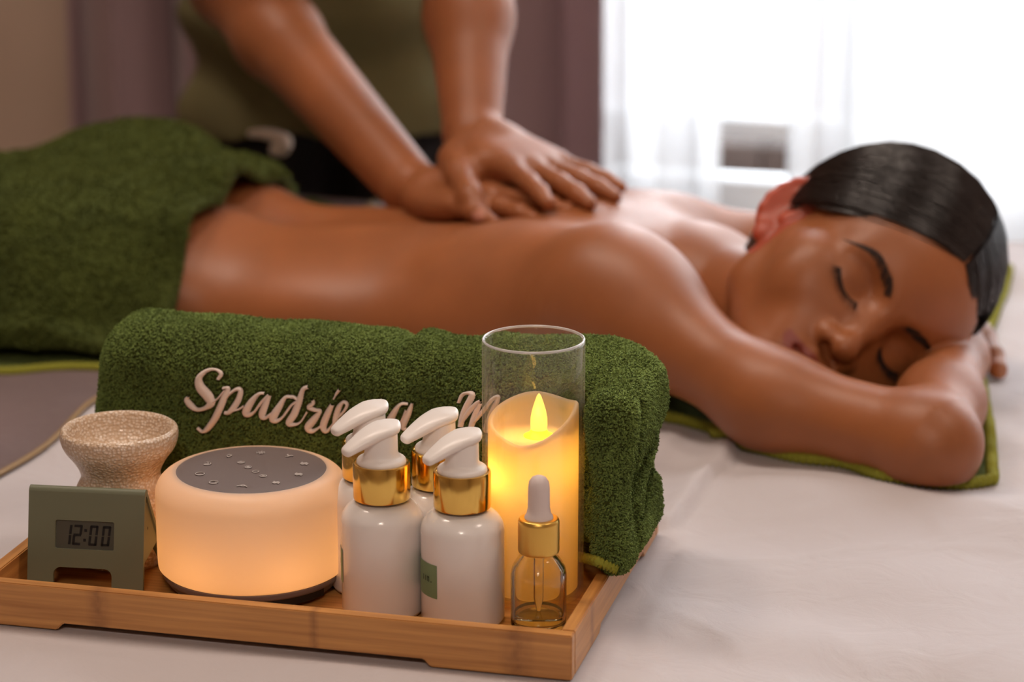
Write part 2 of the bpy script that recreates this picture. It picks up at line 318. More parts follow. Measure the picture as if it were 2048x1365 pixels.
yr = np.interp(tt, np.linspace(0, 1, len(right)), right[:, 1]); tY = (yr - right[0, 1]) / (right[-1, 1] - right[0, 1])
PY = near[:, 1][:, None] + (right[-1, 1] + (far - right[-1, 1]) * (1 - sstep(-.4, -.1, near[:, 0]))[:, None] * .2 - near[:, 1][:, None]) * tY[None, :]
PZ = sheet_z(PX, PY) + .0055
idx = np.arange(PX.size).reshape(PX.shape); F = np.stack([idx[:-1, :-1], idx[1:, :-1], idx[1:, 1:], idx[:-1, 1:]], -1).reshape(-1, 4)
o = np.array([-.7, 2.1, .6]); ut = npobj('bath_towel', np.stack([PX, PY, PZ], -1).reshape(-1, 3) - o, F, M_terry, None, tuple(o)); setp(ut, 'flat green towel with yellow-green edge spread under the lying woman', 'towel')
md = ut.modifiers.new('thickness', 'SOLIDIFY'); md.thickness = .0045; md.offset = -1
edge = np.concatenate([np.stack([PX[:, 0], PY[:, 0], PZ[:, 0]], 1), np.stack([PX[-1, 1:], PY[-1, 1:], PZ[-1, 1:]], 1)]) - o + np.array([0, 0, -.001])
k = np.concatenate([[0], np.cumsum(np.linalg.norm(np.diff(edge, axis=0), axis=1))]); n = int(k[-1] / .0016); ks = np.linspace(0, k[-1], n)
edge = np.stack([np.interp(ks, k, edge[:, i]) for i in range(3)], 1)
V, F = tube_np([edge], (.0044 + .0009 * np.sin(ks * 1250))[None, :], 8); setp(npobj('hem', V, F, M_hem, ut), 'yellow-green hem')
# ================================================================== sculpting with distance fields (smooth unions), meshed with surface nets
class Field:
    def __init__(s): s.pr = []; s.post = []; s.T = None
    def frame(s, O=None, M=None, sc=1.0):               # local frame for following primitives: world = O + M @ (local*sc)
        s.T = None if O is None else (np.array(O, float), np.array(M, float), sc)
    def _w(s, p): p = np.array(p, float); return p if s.T is None else s.T[0] + s.T[1] @ (p * s.T[2])
    def _r(s, r): return r if s.T is None else r * s.T[2]
    def cone(s, a, b, ra, rb=None, k=.01, op='u'):
        a, b = s._w(a), s._w(b); ra = s._r(ra); rb = ra if rb is None else s._r(rb); m = max(ra, rb); k = s._r(k)
        s.pr.append(('c', (a, b, ra, rb), k, op, np.minimum(a, b) - m, np.maximum(a, b) + m)); return s
    def chain(s, pts, rs, k=.01, op='u'):
        for i in range(len(pts) - 1): s.cone(pts[i], pts[i + 1], rs[i], rs[i + 1], k, op)
        return s
    def ell(s, c, r, M=None, k=.01, op='u'):
        c = s._w(c); r = np.array(r, float) * (1 if s.T is None else s.T[2]); R_ = np.eye(3) if M is None else np.array(M, float)
        if s.T is not None: R_ = s.T[1] @ R_
        k = s._r(k); m = np.abs(R_) @ r
        s.pr.append(('e', (c, r, R_), k, op, c - m, c + m)); return s
    def box(s, c, h, rad, M=None, k=.01, op='u'):
        c = s._w(c); h = np.array(h, float); R_ = np.eye(3) if M is None else np.array(M, float); m = np.abs(R_) @ h
        s.pr.append(('b', (c, h - rad, rad, R_), k, op, c - m, c + m)); return s
    def ev(s, P):
        BIG = .06; d = np.full(len(P), BIG, np.float32)
        for t, a, k, op, lo, hi in s.pr:
            mg = BIG if op == 'u' else k + .002
            i = np.nonzero(((P > lo - mg) & (P < hi + mg)).all(1))[0]
            if not len(i): continue
            Q = P[i]
            if t == 'c':
                ba = a[1] - a[0]; h = np.clip((Q - a[0]) @ ba / (ba @ ba + 1e-12), 0, 1)
                e = np.linalg.norm(Q - a[0] - h[:, None] * ba, axis=1) - (a[2] + (a[3] - a[2]) * h)
            elif t == 'e':
                q = (Q - a[0]) @ a[2]; k0 = np.linalg.norm(q / a[1], axis=1); k1 = np.linalg.norm(q / a[1] ** 2, axis=1) + 1e-9; e = k0 * (k0 - 1) / k1
            else:
                q = np.abs((Q - a[0]) @ a[3]) - a[1]; e = np.linalg.norm(np.maximum(q, 0), axis=1) + np.minimum(q.max(1), 0) - a[2]
            c = d[i]
            if op == 'u':
                h = np.maximum(k - np.abs(c - e), 0) / k; d[i] = np.minimum(c, e) - h * h * k * .25
            else:
                e = -e; h = np.maximum(k - np.abs(c - e), 0) / k; d[i] = np.maximum(c, e) + h * h * k * .25
        for fn in s.post: d = fn(P, d)
        return d
    def mesh(s, lo, hi, h):
        lo = np.array(lo, float); hi = np.array(hi, float); S = 4
        n = np.ceil((hi - lo) / h / S).astype(int) * S; nc = n // S
        ax = [lo[i] + (np.arange(nc[i]) + .5) * S * h - .5 * h for i in range(3)]
        G = np.stack(np.meshgrid(*ax, indexing='ij'), -1).reshape(-1, 3)
        Dc = s.ev(G).reshape(nc); near = np.abs(Dc) < S * h * 1.5 + .004
        D = np.repeat(np.repeat(np.repeat(Dc, S, 0), S, 1), S, 2).astype(np.float32)
        cells = np.argwhere(near); off = np.stack(np.meshgrid(*[np.arange(S)] * 3, indexing='ij'), -1).reshape(-1, 3)
        for q in range(0, len(cells), 6000):
            I = (cells[q:q + 6000, None, :] * S + off[None]).reshape(-1, 3); D[I[:, 0], I[:, 1], I[:, 2]] = s.ev(lo + I * h)
        return surface_nets(D, lo, h)
def surface_nets(D, lo, h):
    S = D < 0; nx, ny, nz = D.shape
    cnt = np.zeros((nx - 1, ny - 1, nz - 1), np.uint8); sl = lambda o, n: slice(o, n - 1 + o)
    for a in (0, 1):
        for b in (0, 1):
            for c in (0, 1): cnt += S[sl(a, nx), sl(b, ny), sl(c, nz)]
    act = (cnt > 0) & (cnt < 8); C = np.argwhere(act); idx = np.full(act.shape, -1, np.int32); idx[act] = np.arange(len(C))
    pos = np.zeros((len(C), 3), np.float64); num = np.zeros(len(C)); cor = [(a, b, c) for a in (0, 1) for b in (0, 1) for c in (0, 1)]
    val = {o: D[C[:, 0] + o[0], C[:, 1] + o[1], C[:, 2] + o[2]] for o in cor}
    for o in cor:
        for ax in range(3):
            if o[ax]: continue
            p = list(o); p[ax] = 1; p = tuple(p); a, b = val[o], val[p]; m = (a < 0) != (b < 0)
            t = a[m] / (a[m] - b[m]); q = np.zeros((m.sum(), 3)) + o; q[:, ax] = t; pos[m] += q; num[m] += 1
    V = lo + (C + pos / num[:, None]) * h; Fs = []
    for ax in range(3):
        s0 = [slice(1, -1)] * 3; s0[ax] = slice(0, -1); s1 = [slice(1, -1)] * 3; s1[ax] = slice(1, None)
        a, b = S[tuple(s0)], S[tuple(s1)]; u, v = [(1, 2), (2, 0), (0, 1)][ax]
        for flip, msk in ((False, a & ~b), (True, ~a & b)):
            e = np.argwhere(msk); 
            if not len(e): continue
            e = e + 1; e[:, ax] -= 1
            def g(du, dv): r = e.copy(); r[:, u] -= du; r[:, v] -= dv; return idx[r[:, 0], r[:, 1], r[:, 2]]
            q = np.stack([g(1, 1), g(0, 1), g(0, 0), g(1, 0)], 1); Fs.append(q[:, ::-1] if flip else q)
    return V, np.concatenate(Fs)
def vnormals(V, F):
    n = np.cross(V[F[:, 2]] - V[F[:, 0]], V[F[:, 3]] - V[F[:, 1]]); N_ = np.zeros_like(V)
    for i in range(4): np.add.at(N_, F[:, i], n)
    return N_ / (np.linalg.norm(N_, axis=1, keepdims=True) + 1e-12)
def fattr(me, name, vals):
    a = me.attributes.new(name, 'FLOAT', 'POINT'); a.data.foreach_set('value', np.asarray(vals, np.float32))
def tufts(V, F, keep, n, length, rad, seed, lean=(0, 0, -.35), seg=2):
    """many little bent pile threads on a surface, as one mesh"""
    r = np.random.default_rng(seed); q = V[F]; nn = np.cross(q[:, 2] - q[:, 0], q[:, 3] - q[:, 1]); ar = np.linalg.norm(nn, axis=1); nn /= ar[:, None] + 1e-15
    ok = keep(q.mean(1), nn); q, nn, ar = q[ok], nn[ok], ar[ok]
    i = r.choice(len(q), n, p=ar / ar.sum()); a, b = r.random((2, n, 1)); q = q[i]; nn = nn[i]
    P = (q[:, 0] * (1 - a) + q[:, 1] * a) * (1 - b) + (q[:, 3] * (1 - a) + q[:, 2] * a) * b
    d1 = nn + .55 * r.standard_normal((n, 3)); d2 = nn * .5 + np.array(lean) + .8 * r.standard_normal((n, 3))
    d1 /= np.linalg.norm(d1, axis=1, keepdims=True); d2 /= np.linalg.norm(d2, axis=1, keepdims=True)
    l = length * r.uniform(.6, 1.25, (n, 1)); rr = rad * r.uniform(.7, 1.3, n)
    path = np.stack([P - nn * rad, P + d1 * l * .6, P + d1 * l * .6 + d2 * l * .5], 1)
    return tube_np(path, np.stack([rr, rr * 1.05, rr * .6], 1), 3)
def orth(f, up):
    f = np.array(f, float); f /= np.linalg.norm(f); up = np.array(up, float); up -= f * (up @ f); up /= np.linalg.norm(up); return np.stack([np.cross(f, up), f, up], 1)   # columns: right, forward, up

def head_prims(B, O, M, sc):
    """a woman's head in mm; x to her right, y forward, z up, origin between the eyes' height"""
    B.frame(O, M, sc * .001); E = B.ell; c = B.cone
    E((2, -8, 38), (73, 91, 80), k=20); E((0, 28, -20), (55, 57, 72), k=30); E((0, 40, 38), (58, 44, 42), k=25)
    for s in (-1, 1):
        c((s * 45, 4, -48), (s * 13, 62, -84), 16, 16, k=24); c((s * 52, 0, -16), (s * 45, 4, -50), 16, 15, k=20)
        E((s * 41, 48, -30), (23, 22, 21), k=24); E((s * 51, 38, -12), (14, 22, 12), k=22)
        c((s * 10, 74, 13), (s * 42, 62, 16), 8, 8, k=16)
    E((0, 67, -84), (19, 16, 16), k=22); E((0, 68, -58), (31, 15, 20), k=20)
    for s in (-1, 1):
        E((s * 31, 88, 3), (19, 16, 12), k=13, op='s'); E((s * 31.5, 62.5, -1), (16, 14, 13), k=7)
    c((0, 75, 6), (0, 91, -28), 6.5, 7.5, k=10); E((0, 93, -33), (10, 9, 8.5), k=7)
    for s in (-1, 1): E((s * 12.5, 81, -36), (7.5, 10, 7.5), k=6)
    for s in (-1, 1): E((s * 6.5, 87, -43), (3.8, 5.5, 4), k=3, op='s')
    c((0, 84, -44), (0, 86, -52), 2.2, 2.2, k=6, op='s')
    for s in (-1, 1):
        B.chain([(s * 27, 70, -58.5), (s * 16, 79, -57), (s * 5, 83.5, -54.5), (0, 83.5, -55.5)], [1.8, 3.2, 3.9, 3.6], k=6)
        B.chain([(s * 26, 70, -60.5), (s * 14, 79, -65.5), (0, 82, -67)], [2.0, 4.2, 5.2], k=6)
        B.chain([(s * 29, 73, -58.0), (s * 15, 84, -61), (0, 88.5, -61)], [1.3, 1.0, 1.0], k=3.2, op='s')
    c((-13, 83, -76), (13, 83, -76), 4, 4, k=12, op='s')
    for s in (-1, 1):                                                    # ears
        a = -math.radians(38) * s; Me = np.array([[math.cos(a), math.sin(a), 0], [-math.sin(a), math.cos(a), 0], [0, 0, 1.]])
        p = lambda x, y, z: np.array([s * 70, -12, -4.]) + Me @ np.array([s * x, y, z])
        E(p(5, -6, 3), (5, 15, 27), Me, k=5); E(p(11, -3, 2), (4.5, 8.5, 15), Me, k=5, op='s')
        ang = np.linspace(-.9, 3.7, 10); B.chain([p(7.5, -6 - 14 * math.cos(t), 6 + 23 * math.sin(t)) for t in ang], [3.2] * 10, k=3)
        E(p(6, 3, -23), (4.5, 7, 8), Me, k=5); E(p(7, 5, -2), (3, 3.5, 5), Me, k=4)
    B.frame()
def hand_prims(B, wrist, M, side, sc, curl=(.15, .2, .2), spread=.12, thumb=None, tk=.008, curls=None):
    """M columns: x = towards the thumb side, y = along the fingers, z = back of the hand; sc = 1 for a 17.5 cm hand"""
    B.frame(wrist, M, sc); c = B.cone
    c((.0, -.02, 0), (.0, .015, 0), .0235, .025, k=.02)
    for x, l in ((.027, .083), (.009, .088), (-.009, .084), (-.026, .076)): c((x * .75, .018, -.001), (x, l, .0), .0145, .0112, k=.012)
    B.ell((.0, .052, -.004), (.037, .040, .0125), k=.012); c((.016, .012, -.006), (.034, .045, -.008), .015, .013, k=.014)
    base = [(.028, .084, .040, .024, .020, .0086), (.0095, .089, .044, .028, .021, .0088), (-.0095, .085, .041, .026, .020, .0084), (-.027, .077, .033, .020, .018, .0076)]
    tips = []
    for f, (x, y, l1, l2, l3, r) in enumerate(base):
        p = np.array([x, y, 0.]); a = math.atan2(x, .25) + spread * (x / .028); el = 0; cu = curl if curls is None else curls[f]
        pts = [p - np.array([0, .02, 0]), p]
        for l, cv in zip((l1, l2, l3), cu):
            el -= cv; p = p + l * np.array([math.sin(a) * math.cos(el), math.cos(a) * math.cos(el), math.sin(el)]); pts.append(p)
        B.chain(pts, [r * 1.12, r * 1.16, r * 1.0, r * .93, r * .74], k=.004); tips.append(B._w(pts[-1]))
    t = thumb or [(.022, .012, -.004), (.045, .038, -.010), (.057, .068, -.014), (.060, .096, -.018)]
    B.chain(t, [.0155, .0130, .0105, .0082], k=tk)
    tw = [B._w(p) for p in t]; B.frame(); return tips, tw

def skin_mat(name, col, rough=.4, blotch=.12, sss=.12, ssc=.007):
    m, nt, b, out = nmat(name); N = nt.nodes; L = nt.links
    b.inputs['Roughness'].default_value = rough; b.inputs['Subsurface Weight'].default_value = sss; b.inputs['Subsurface Radius'].default_value = (1, .3, .15); b.inputs['Subsurface Scale'].default_value = ssc
    b.inputs['Specular IOR Level'].default_value = .5
    tc = N.new('ShaderNodeTexCoord'); t = N.new('ShaderNodeTexNoise'); t.inputs['Scale'].default_value = 14; t.inputs['Detail'].default_value = 4; L.new(tc.outputs['Object'], t.inputs[0])
    r = N.new('ShaderNodeValToRGB'); r.color_ramp.elements[0].position = .3; r.color_ramp.elements[1].position = .7
    r.color_ramp.elements[0].color = (*[c * (1 - blotch) for c in col], 1); r.color_ramp.elements[1].color = (*[c * (1 + blotch) for c in col], 1); L.new(t.outputs['Fac'], r.inputs[0])
    at = N.new('ShaderNodeAttribute'); at.attribute_name = 'lip'; mx = N.new('ShaderNodeMix'); mx.data_type = 'RGBA'
    L.new(at.outputs['Fac'], mx.inputs['Factor']); L.new(r.outputs[0], mx.inputs['A']); mx.inputs['B'].default_value = (.23, .032, .028, 1); L.new(mx.outputs['Result'], b.inputs['Base Color'])
    t2 = N.new('ShaderNodeTexNoise'); t2.inputs['Scale'].default_value = 500; L.new(tc.outputs['Object'], t2.inputs[0])
    bp = N.new('ShaderNodeBump'); bp.inputs['Strength'].default_value = .12; bp.inputs['Distance'].default_value = .001; L.new(t2.outputs['Fac'], bp.inputs['Height']); L.new(bp.outputs[0], b.inputs['Normal'])
    return m
M_skin = skin_mat('tan oiled skin', (.32, .104, .033), .45); M_skin2 = skin_mat('warm tan skin', (.30, .096, .031), .48)
M_ear = skin_mat('painted backlit ear skin', (.40, .07, .03), .45, .08, .8, .014)  # redder base colour paints in the backlight shining through the ear
M_hair = pmat('dark brown hair', (.016, .010, .009), .32, spec=.6)
M_lash = pmat('black lash hair', (.012, .008, .008), .5); M_brow = pmat('dark brow hair', (.035, .017, .012), .6)
# ================================================================== the lying woman
BED = .6; FLAT = .6065
EYE = ond(1752, 638, 1.985)
def rotv(v, ax, a):
    ax = np.array(ax, float) / np.linalg.norm(ax); return v * math.cos(a) + np.cross(ax, v) * math.sin(a) + ax * (ax @ v) * (1 - math.cos(a))
hup = .86 * CR + .51 * CU; hfw = -CF; hrt = np.cross(hfw, hup)
psi = math.radians(16); hfw, hrt = rotv(hfw, hup, psi), rotv(hrt, hup, psi)          # turned towards her left
if hfw @ (.51 * CR - .86 * CU) < 0: hfw, hrt = rotv(hfw, hup, -2 * psi), rotv(hrt, hup, -2 * psi)
pit = math.radians(3); hfw, hup = hfw * math.cos(pit) + hup * math.sin(pit), hup * math.cos(pit) - hfw * math.sin(pit)
HM = np.stack([hrt, hfw, hup], 1); HS = 1.095; HO = EYE - HM @ np.array([0, .075, 0]) * HS
def hw(p): return HO + HM @ (np.array(p, float) * HS * .001)
def legs_prims(B, k=.05, grow=0.):
    B.ell((-.90, 2.125, .640), (.15, .172 + grow, .070 + grow), k=k)
    for y in (2.05, 2.205): B.ell((-.925, y, .656), (.105, .092 + grow, .066 + grow), k=k)
    for y in (2.045, 2.215):
        B.chain([(-.98, y, .650), (-1.34, y + .01, .645), (-1.44, y + .01, .645), (-1.72, y + .015, .638)], [.054 + grow, .052 + grow, .056 + grow, .034 + grow], k=k)
        B.cone((-1.72, y + .015, .640), (-1.80, y + .02, .625), .03 + grow, .022 + grow, k=k)
C = Field(); legs_prims(C, .03)
C.ell((-.825, 2.135, .650), (.085, .150, .058), k=.04); C.ell((-.72, 2.115, .628), (.17, .138, .054), k=.04)
C.ell((-.62, 2.115, .632), (.17, .150, .060), k=.04)
C.ell((-.50, 2.110, .634), (.16, .162, .066), k=.04)
C.ell((-.48, 2.02, .670), (.085, .055, .031), k=.03); C.ell((-.48, 2.20, .668), (.085, .055, .030), k=.03)
C.cone((-.88, 2.12, .745), (-.72, 2.12, .712), .020, .018, k=.035, op='s'); C.cone((-.72, 2.12, .712), (-.42, 2.12, .735), .018, .018, k=.035, op='s')
SH = ond(1220, 598, 2.045); MID = ond(1540, 801, 1.925); EL = ond(1858, 886, 1.862); WR = ony(1912, 700, 2.0)
C.ell((-.455, 1.995, .625), (.075, .05, .034), k=.03)
C.cone((-.50, 2.04, .645), SH, .052, .047, k=.06); C.cone((-.53, 2.00, .632), SH * .85 + MID * .15, .042, .040, k=.06)
C.chain([SH, MID, EL], [.043, .030, .032], k=.04)
C.cone(EL, EL + np.array([.004, -.002, -.002]), .031, .028, k=.02)
C.chain([EL, EL * .6 + WR * .4, WR - np.array([0, 0, .008])], [.031, .030, .023], k=.02)
FS = np.array([-.42, 2.235, .648]); FE = np.array([-.25, 2.34, .628]); FW = np.array([-.17, 2.19, .622])
C.cone((-.47, 2.19, .655), FS, .048, .044, k=.04); C.chain([FS, FE], [.046, .032], k=.03); C.chain([FE, FW], [.034, .024], k=.02)
NB = np.array([-.375, 2.10, .652]); NH = hw((0, -20, -42))
C.cone((-.46, 2.11, .668), NB, .052, .050, k=.04)
C.cone((-.43, 2.05, .672), NB + np.array([.02, 0, .0]), .030, .028, k=.04); C.cone((-.43, 2.18, .672), NB, .030, .028, k=.04)
Hd = Field(); Hd.cone(NB, NH, .050, .048, k=.02); head_prims(Hd, HO, HM, HS)
def join_head(P, d):
    e = Hd.ev(P); k = .0025 + .035 * (1 - sstep(.045, .085, np.linalg.norm(P - (NB * .8 + NH * .2), axis=1))); h = np.maximum(k - np.abs(d - e), 0) / k
    return (np.minimum(d, e) - h * h * k * .25).astype(np.float32)
C.post.append(join_head)
# her right hand, flat under the cheek, fingers away; the left hand beside it
hy = np.array([-.05, .99, .08]); hz = np.array([.75, -.1, .65]); hand_prims(C, WR + np.array([0, .018, -.006]), orth(np.array([-.12, .98, .02]), (0.85, 0, .5)), 1, .9, curl=(.1, .2, .2))
hand_prims(C, FW + np.array([.0, -.012, .006]), orth(np.array([.22, -.95, .08]), (0.45, .1, .9)), -1, .98, curl=(.15, .25, .2))
C.post.append(lambda P, d: np.maximum(d, (FLAT - P[:, 2])).astype(np.float32))
V, F = C.mesh((-1.86, 1.70, .595), (-.03, 2.45, .845), .0024)
N_ = vnormals(V, F); loc = ((V - HO) @ HM) / (HS * .001)
def seg_d(P, pts):
    d = np.full(len(P), 1e9); pts = np.array(pts, float)
    for a, b in zip(pts[:-1], pts[1:]):
        ba = b - a; h = np.clip((P - a) @ ba / (ba @ ba), 0, 1); d = np.minimum(d, np.linalg.norm(P - a - h[:, None] * ba, axis=1))
    return d
ud = [(-26, -59), (-15, -57.5), (-5, -54.5), (0, -55.5), (5, -54.5), (15, -57.5), (26, -59)]; ld = [(-24, -61.5), (-13, -66), (0, -67.5), (13, -66), (24, -61.5)]
near_f = (loc[:, 1] > 62) & (np.abs(loc[:, 0]) < 36) & (loc[:, 2] < -48) & (loc[:, 2] > -76)
q = loc[:, [0, 2]]; near_f &= np.abs(Hd.ev(V)) < .0025; lip = np.where(near_f, np.maximum(1 - sstep(2.2, 3.8, seg_d(q, ud)), 1 - sstep(3.0, 5.0, seg_d(q, ld))), 0) * .8
cV, cF = V, F
o = np.array([-.6, 2.1, FLAT]); cl = npobj('person', V - o, F, M_skin, None, tuple(o)); fattr(cl.data, 'lip', lip)
setp(cl, 'dark-haired woman lying face down on the bed, eyes closed, cheek resting on her arm', 'person')
HV, HF = Hd.mesh(HO - .17, HO + .17, .0024); BV = BVHTree.FromPolygons([tuple(v) for v in HV], [tuple(f) for f in HF])
def on_face(x, z, lift=.4, y0=140):
    a = hw((x, y0, z)); d = -(HM[:, 1]); h = BV.ray_cast(Vector(a), Vector(d), .3)
    if h[0] is None: return hw((x, 80, z))
    return np.array(h[0]) - d * lift * .001 * HS
def fpatch(name, top, bot, mat, lift=.8, n=22):
    """thin solid strip on the face between two curves given in the face's own millimetres"""
    t, b = crom(top, n), crom(bot, n); rows = [np.array([on_face(*p, .1) for p in b]), np.array([on_face(*p, lift) for p in (b * .65 + t * .35)]), np.array([on_face(*p, lift) for p in (b * .3 + t * .7)]), np.array([on_face(*p, .1) for p in t])]
    V = np.concatenate(rows) - o; i = np.arange(4 * n).reshape(4, n); F = np.stack([i[:-1, :-1], i[:-1, 1:], i[1:, 1:], i[1:, :-1]], -1).reshape(-1, 4)
    return npobj(name, V, F, mat, cl)
for s in (1, -1):
    br_c = crom([(s * 12, 12), (s * 24, 17.5), (s * 38, 20.5), (s * 47, 18), (s * 56, 11)], 60); wd = np.interp(np.linspace(0, 1, 60), [0, .12, .5, .8, 1], [2.2, 3.3, 2.9, 1.9, .5])
    paths = []
    for i in range(260):
        t = rng.random() ** .9; j = int(t * 59); c0 = br_c[j] + np.array([0, rng.uniform(-1, 1) * wd[j]]); d = br_c[min(j + 4, 59)] - br_c[max(j - 4, 0)]; d = d / np.linalg.norm(d)
        up = np.array([0, 1]) * (.55 * (1 - t) - .1 - .25 * (c0[1] - br_c[j][1]) / max(wd[j], .3)); L0 = rng.uniform(4, 6.5); e = c0 + (d + up) * L0
        if e[0] * s > 58: continue
        a, m_, e_ = on_face(*c0, .1), on_face(*(c0 * .5 + e * .5), .7), on_face(*e, .35); paths.append([a, m_, e_])
    Vb, Fb = tube_np(np.array(paths) - o, np.array([.00034, .00034, .00012])[None], 3); npobj('eyebrow', Vb, Fb, M_brow, cl)
    lash = crom([(s * 45, -4.5), (s * 40, -8), (s * 32, -10.5), (s * 24, -10), (s * 18, -7)], 40); paths = []
    base = np.array([on_face(*p, .15) for p in lash]); Vl, Fl = tube_np([base - o], np.interp(np.linspace(0, 1, 40), [0, .15, .8, 1], [.0006, .0011, .0008, .0003])[None], 5)
    for i in range(90):
        t = rng.random(); j = int(t * 39); d = np.array([s * (8 * (1 - t) - 2.5 * t) * .8, -5.5]) * rng.uniform(.6, 1.0)
        a = base[j]; m_ = on_face(*(lash[j] + d * .55), 2.2); e_ = on_face(*(lash[j] + d), 3.2); paths.append([a, m_, e_])
    V2, F2 = tube_np(np.array(paths) - o, np.array([.0003, .00024, .00008])[None], 3); npobj('eyelashes', np.vstack([Vl, V2]), np.vstack([Fl, F2 + len(Vl)]), M_lash, cl)
lm = ((V - HO) @ HM) / (HS * .001); em = (lm[:, 0] > 66) & (lm[:, 1] > -45) & (lm[:, 1] < 10) & (np.abs(lm[:, 2]) < 45); cl.data.materials.append(M_ear)
cl.data.polygons.foreach_set('material_index', em[F].all(1).astype(np.int32))
# hair: a cap with a parting, and combed strands over it
def hairline(x): return np.interp(np.abs(x), [0, 20, 38, 55, 64, 70, 78, 90], [69, 62, 50, 36, 26, 16, 8, 4])
Hc = Field(); Hc.frame(HO, HM, HS * .001); Hc.ell((5, -10, 42), (80, 95, 87), k=10); Hc.ell((0, -70, -5), (58, 40, 50), k=30); Hc.ell((8, -112, 10), (34, 26, 32), k=14); Hc.frame()
def hcut(P, d):
    l = ((P - HO) @ HM) / (HS * .001); g = HS * .001
    a = np.minimum(hairline(l[:, 0]) - l[:, 2], l[:, 1] + 6 + np.clip(l[:, 2], -60, 0) * .25)       # in front of the hairline: cut away
    b = -52 - l[:, 2]; c = -(np.abs(l[:, 0] - 3) - 1.2) * .5 - np.maximum(0, -l[:, 1] - 20) * .1; dep = d / g + 4.5
    part = np.minimum(np.where(l[:, 2] > 30, 1.4 - np.abs(l[:, 0] - 3 + .06 * (l[:, 1] - 60)), -9), dep)
    return np.maximum.reduce([d, a * g, b * g, part * g * .7, (FLAT + .002 - P[:, 2])]).astype(np.float32)
Hc.post.append(hcut); lo = HO - .17; hi = HO + .17; lo[2] = .598
V, F = Hc.mesh(lo, hi, .0022); hair = npobj('hair', V - o, F, M_hair, cl)
def onskull(l, off):
    c = np.array([5, -10, 42.]); r = np.array([80, 95, 87.]) + off[..., None]; v = (l - c) / r; return c + v / np.linalg.norm(v, axis=-1, keepdims=True) * r
n = 4600; t = rng.random(n) ** .85; s = np.where(rng.random(n) < .62, 1., -1.); m = 14; u = np.linspace(0, 1, m)[None, :, None]
def lerp(a, b, t): return np.array(a, float) * (1 - t[:, None]) + np.array(b, float) * t[:, None]
P0 = lerp((0, 78, 72), (0, -60, 120), t); P0[:, 0] = 3 - .06 * (P0[:, 1] - 60) + s * 1.3
P1 = lerp((42, 66, 52), (60, -50, 90), t); P2 = lerp((84, 14, 14), (74, -62, 55), t); P3 = lerp((50, -95, -10), (18, -120, 30), t)
jit = rng.standard_normal((n, 3)) * 2.6
for A in (P1, P2, P3): A += jit * np.array([1, 1.5, 1]) + rng.standard_normal((n, 1)) * .6; A[:, 0] *= s
B0 = (1 - u) ** 3 * P0[:, None] + 3 * u * (1 - u) ** 2 * P1[:, None] + 3 * u * u * (1 - u) * P2[:, None] + u ** 3 * P3[:, None]
off = rng.uniform(-.3, 1.6, (n, 1)) + 1.2 * np.sin(u[..., 0] * math.pi) + .9 * np.sin(t * 60)[:, None] * np.sin(u[..., 0] * 3.1)
S_ = onskull(B0, off); S_ = HO + (S_ @ HM.T) * HS * .001; S_[..., 2] = np.maximum(S_[..., 2], FLAT + .001)
Vh, Fh = tube_np(S_ - o, np.full((1, m), .00042), 3); ob = npobj('hair_strands', Vh, Fh, M_hair, cl); ob['kind'] = 'stuff'
# small stud in the upper ear
M_gold = pmat('polished gold', (.86, .56, .14), .16, 1.0)
es = hw((80, -13, 20)); hh = BV.ray_cast(Vector(hw((82, 60, 20))), Vector(-HM[:, 1]), .3)
if hh[0] is not None: es = np.array(hh[0])
V, F = tube_np([[es - HM[:, 1] * .001, es + HM[:, 1] * .0012, es + HM[:, 1] * .0022]], np.array([[.0016, .0016, .0006]]), 10); npobj('ear_stud', V - o, F, M_gold, cl)

# ------------------------------------------------------------------ green towel draped over her hips and legs
TE = -.788
T = Field(); legs_prims(T, .04, .0); T.ell((-.825, 2.135, .650), (.085, .150, .058), k=.04)
def drape(P, d):
    x, y, z = P.T
    pl = z - (sheet_z(x, y) + .012); k = .05; h = np.maximum(k - np.abs(d - pl), 0) / k; b = np.minimum(d, pl) - h * h * k * .25
    w = sstep(.605, .66, z)
    fold = .0085 * np.sin(26 * (x * 1.0 + (y - 2.1) * .9 * np.sign(2.1 - y) * 1) + 3 * np.sin(4 * z)) * sstep(-1.25, -.85, x) + .005 * np.sin(19 * x - 30 * z + 11 * y) + .0025 * np.sin(47 * x + 33 * z - 20 * y)
    near_e = np.exp(-((x - TE) / .05) ** 2); b = b + fold * w + .006 * np.sin(60 * y + 40 * z) * near_e * w
    outer = b - .013; inner = -(b - .0035)
    edge = x - (TE + .010 * np.sin(9 * (y - 2.0)) - .06 * np.maximum(0, z - .70) + .03 * np.maximum(0, y - 2.20))
    lim = np.maximum(1.905 + .03 * (x + .8) * -1 + .004 * np.sin(30 * x) - y, y - 2.40)
    return np.maximum.reduce([outer, inner, edge, lim, x * -1 - 1.84, -(z - sheet_z(x, y) - .0065)]).astype(np.float32)
T.post.append(drape); V, F = T.mesh((-1.87, 1.87, .590), (-.73, 2.43, .82), .0038)
o2 = np.array([-1.2, 2.1, .607]); ht = npobj('bath_towel', V - o2, F, M_terry, None, tuple(o2)); setp(ht, 'plush green towel draped over the hips and legs of the lying woman', 'towel')
Vp, Fp = tufts(V, F, lambda c, n: (c[:, 0] > -1.35) & (n[:, 2] + -.6 * n[:, 1] > .05) & (c[:, 2] > .615), 30000, .0034, .0011, 4)
ob = npobj('pile', Vp - o2, Fp, M_pile2, ht); ob['kind'] = 'stuff'

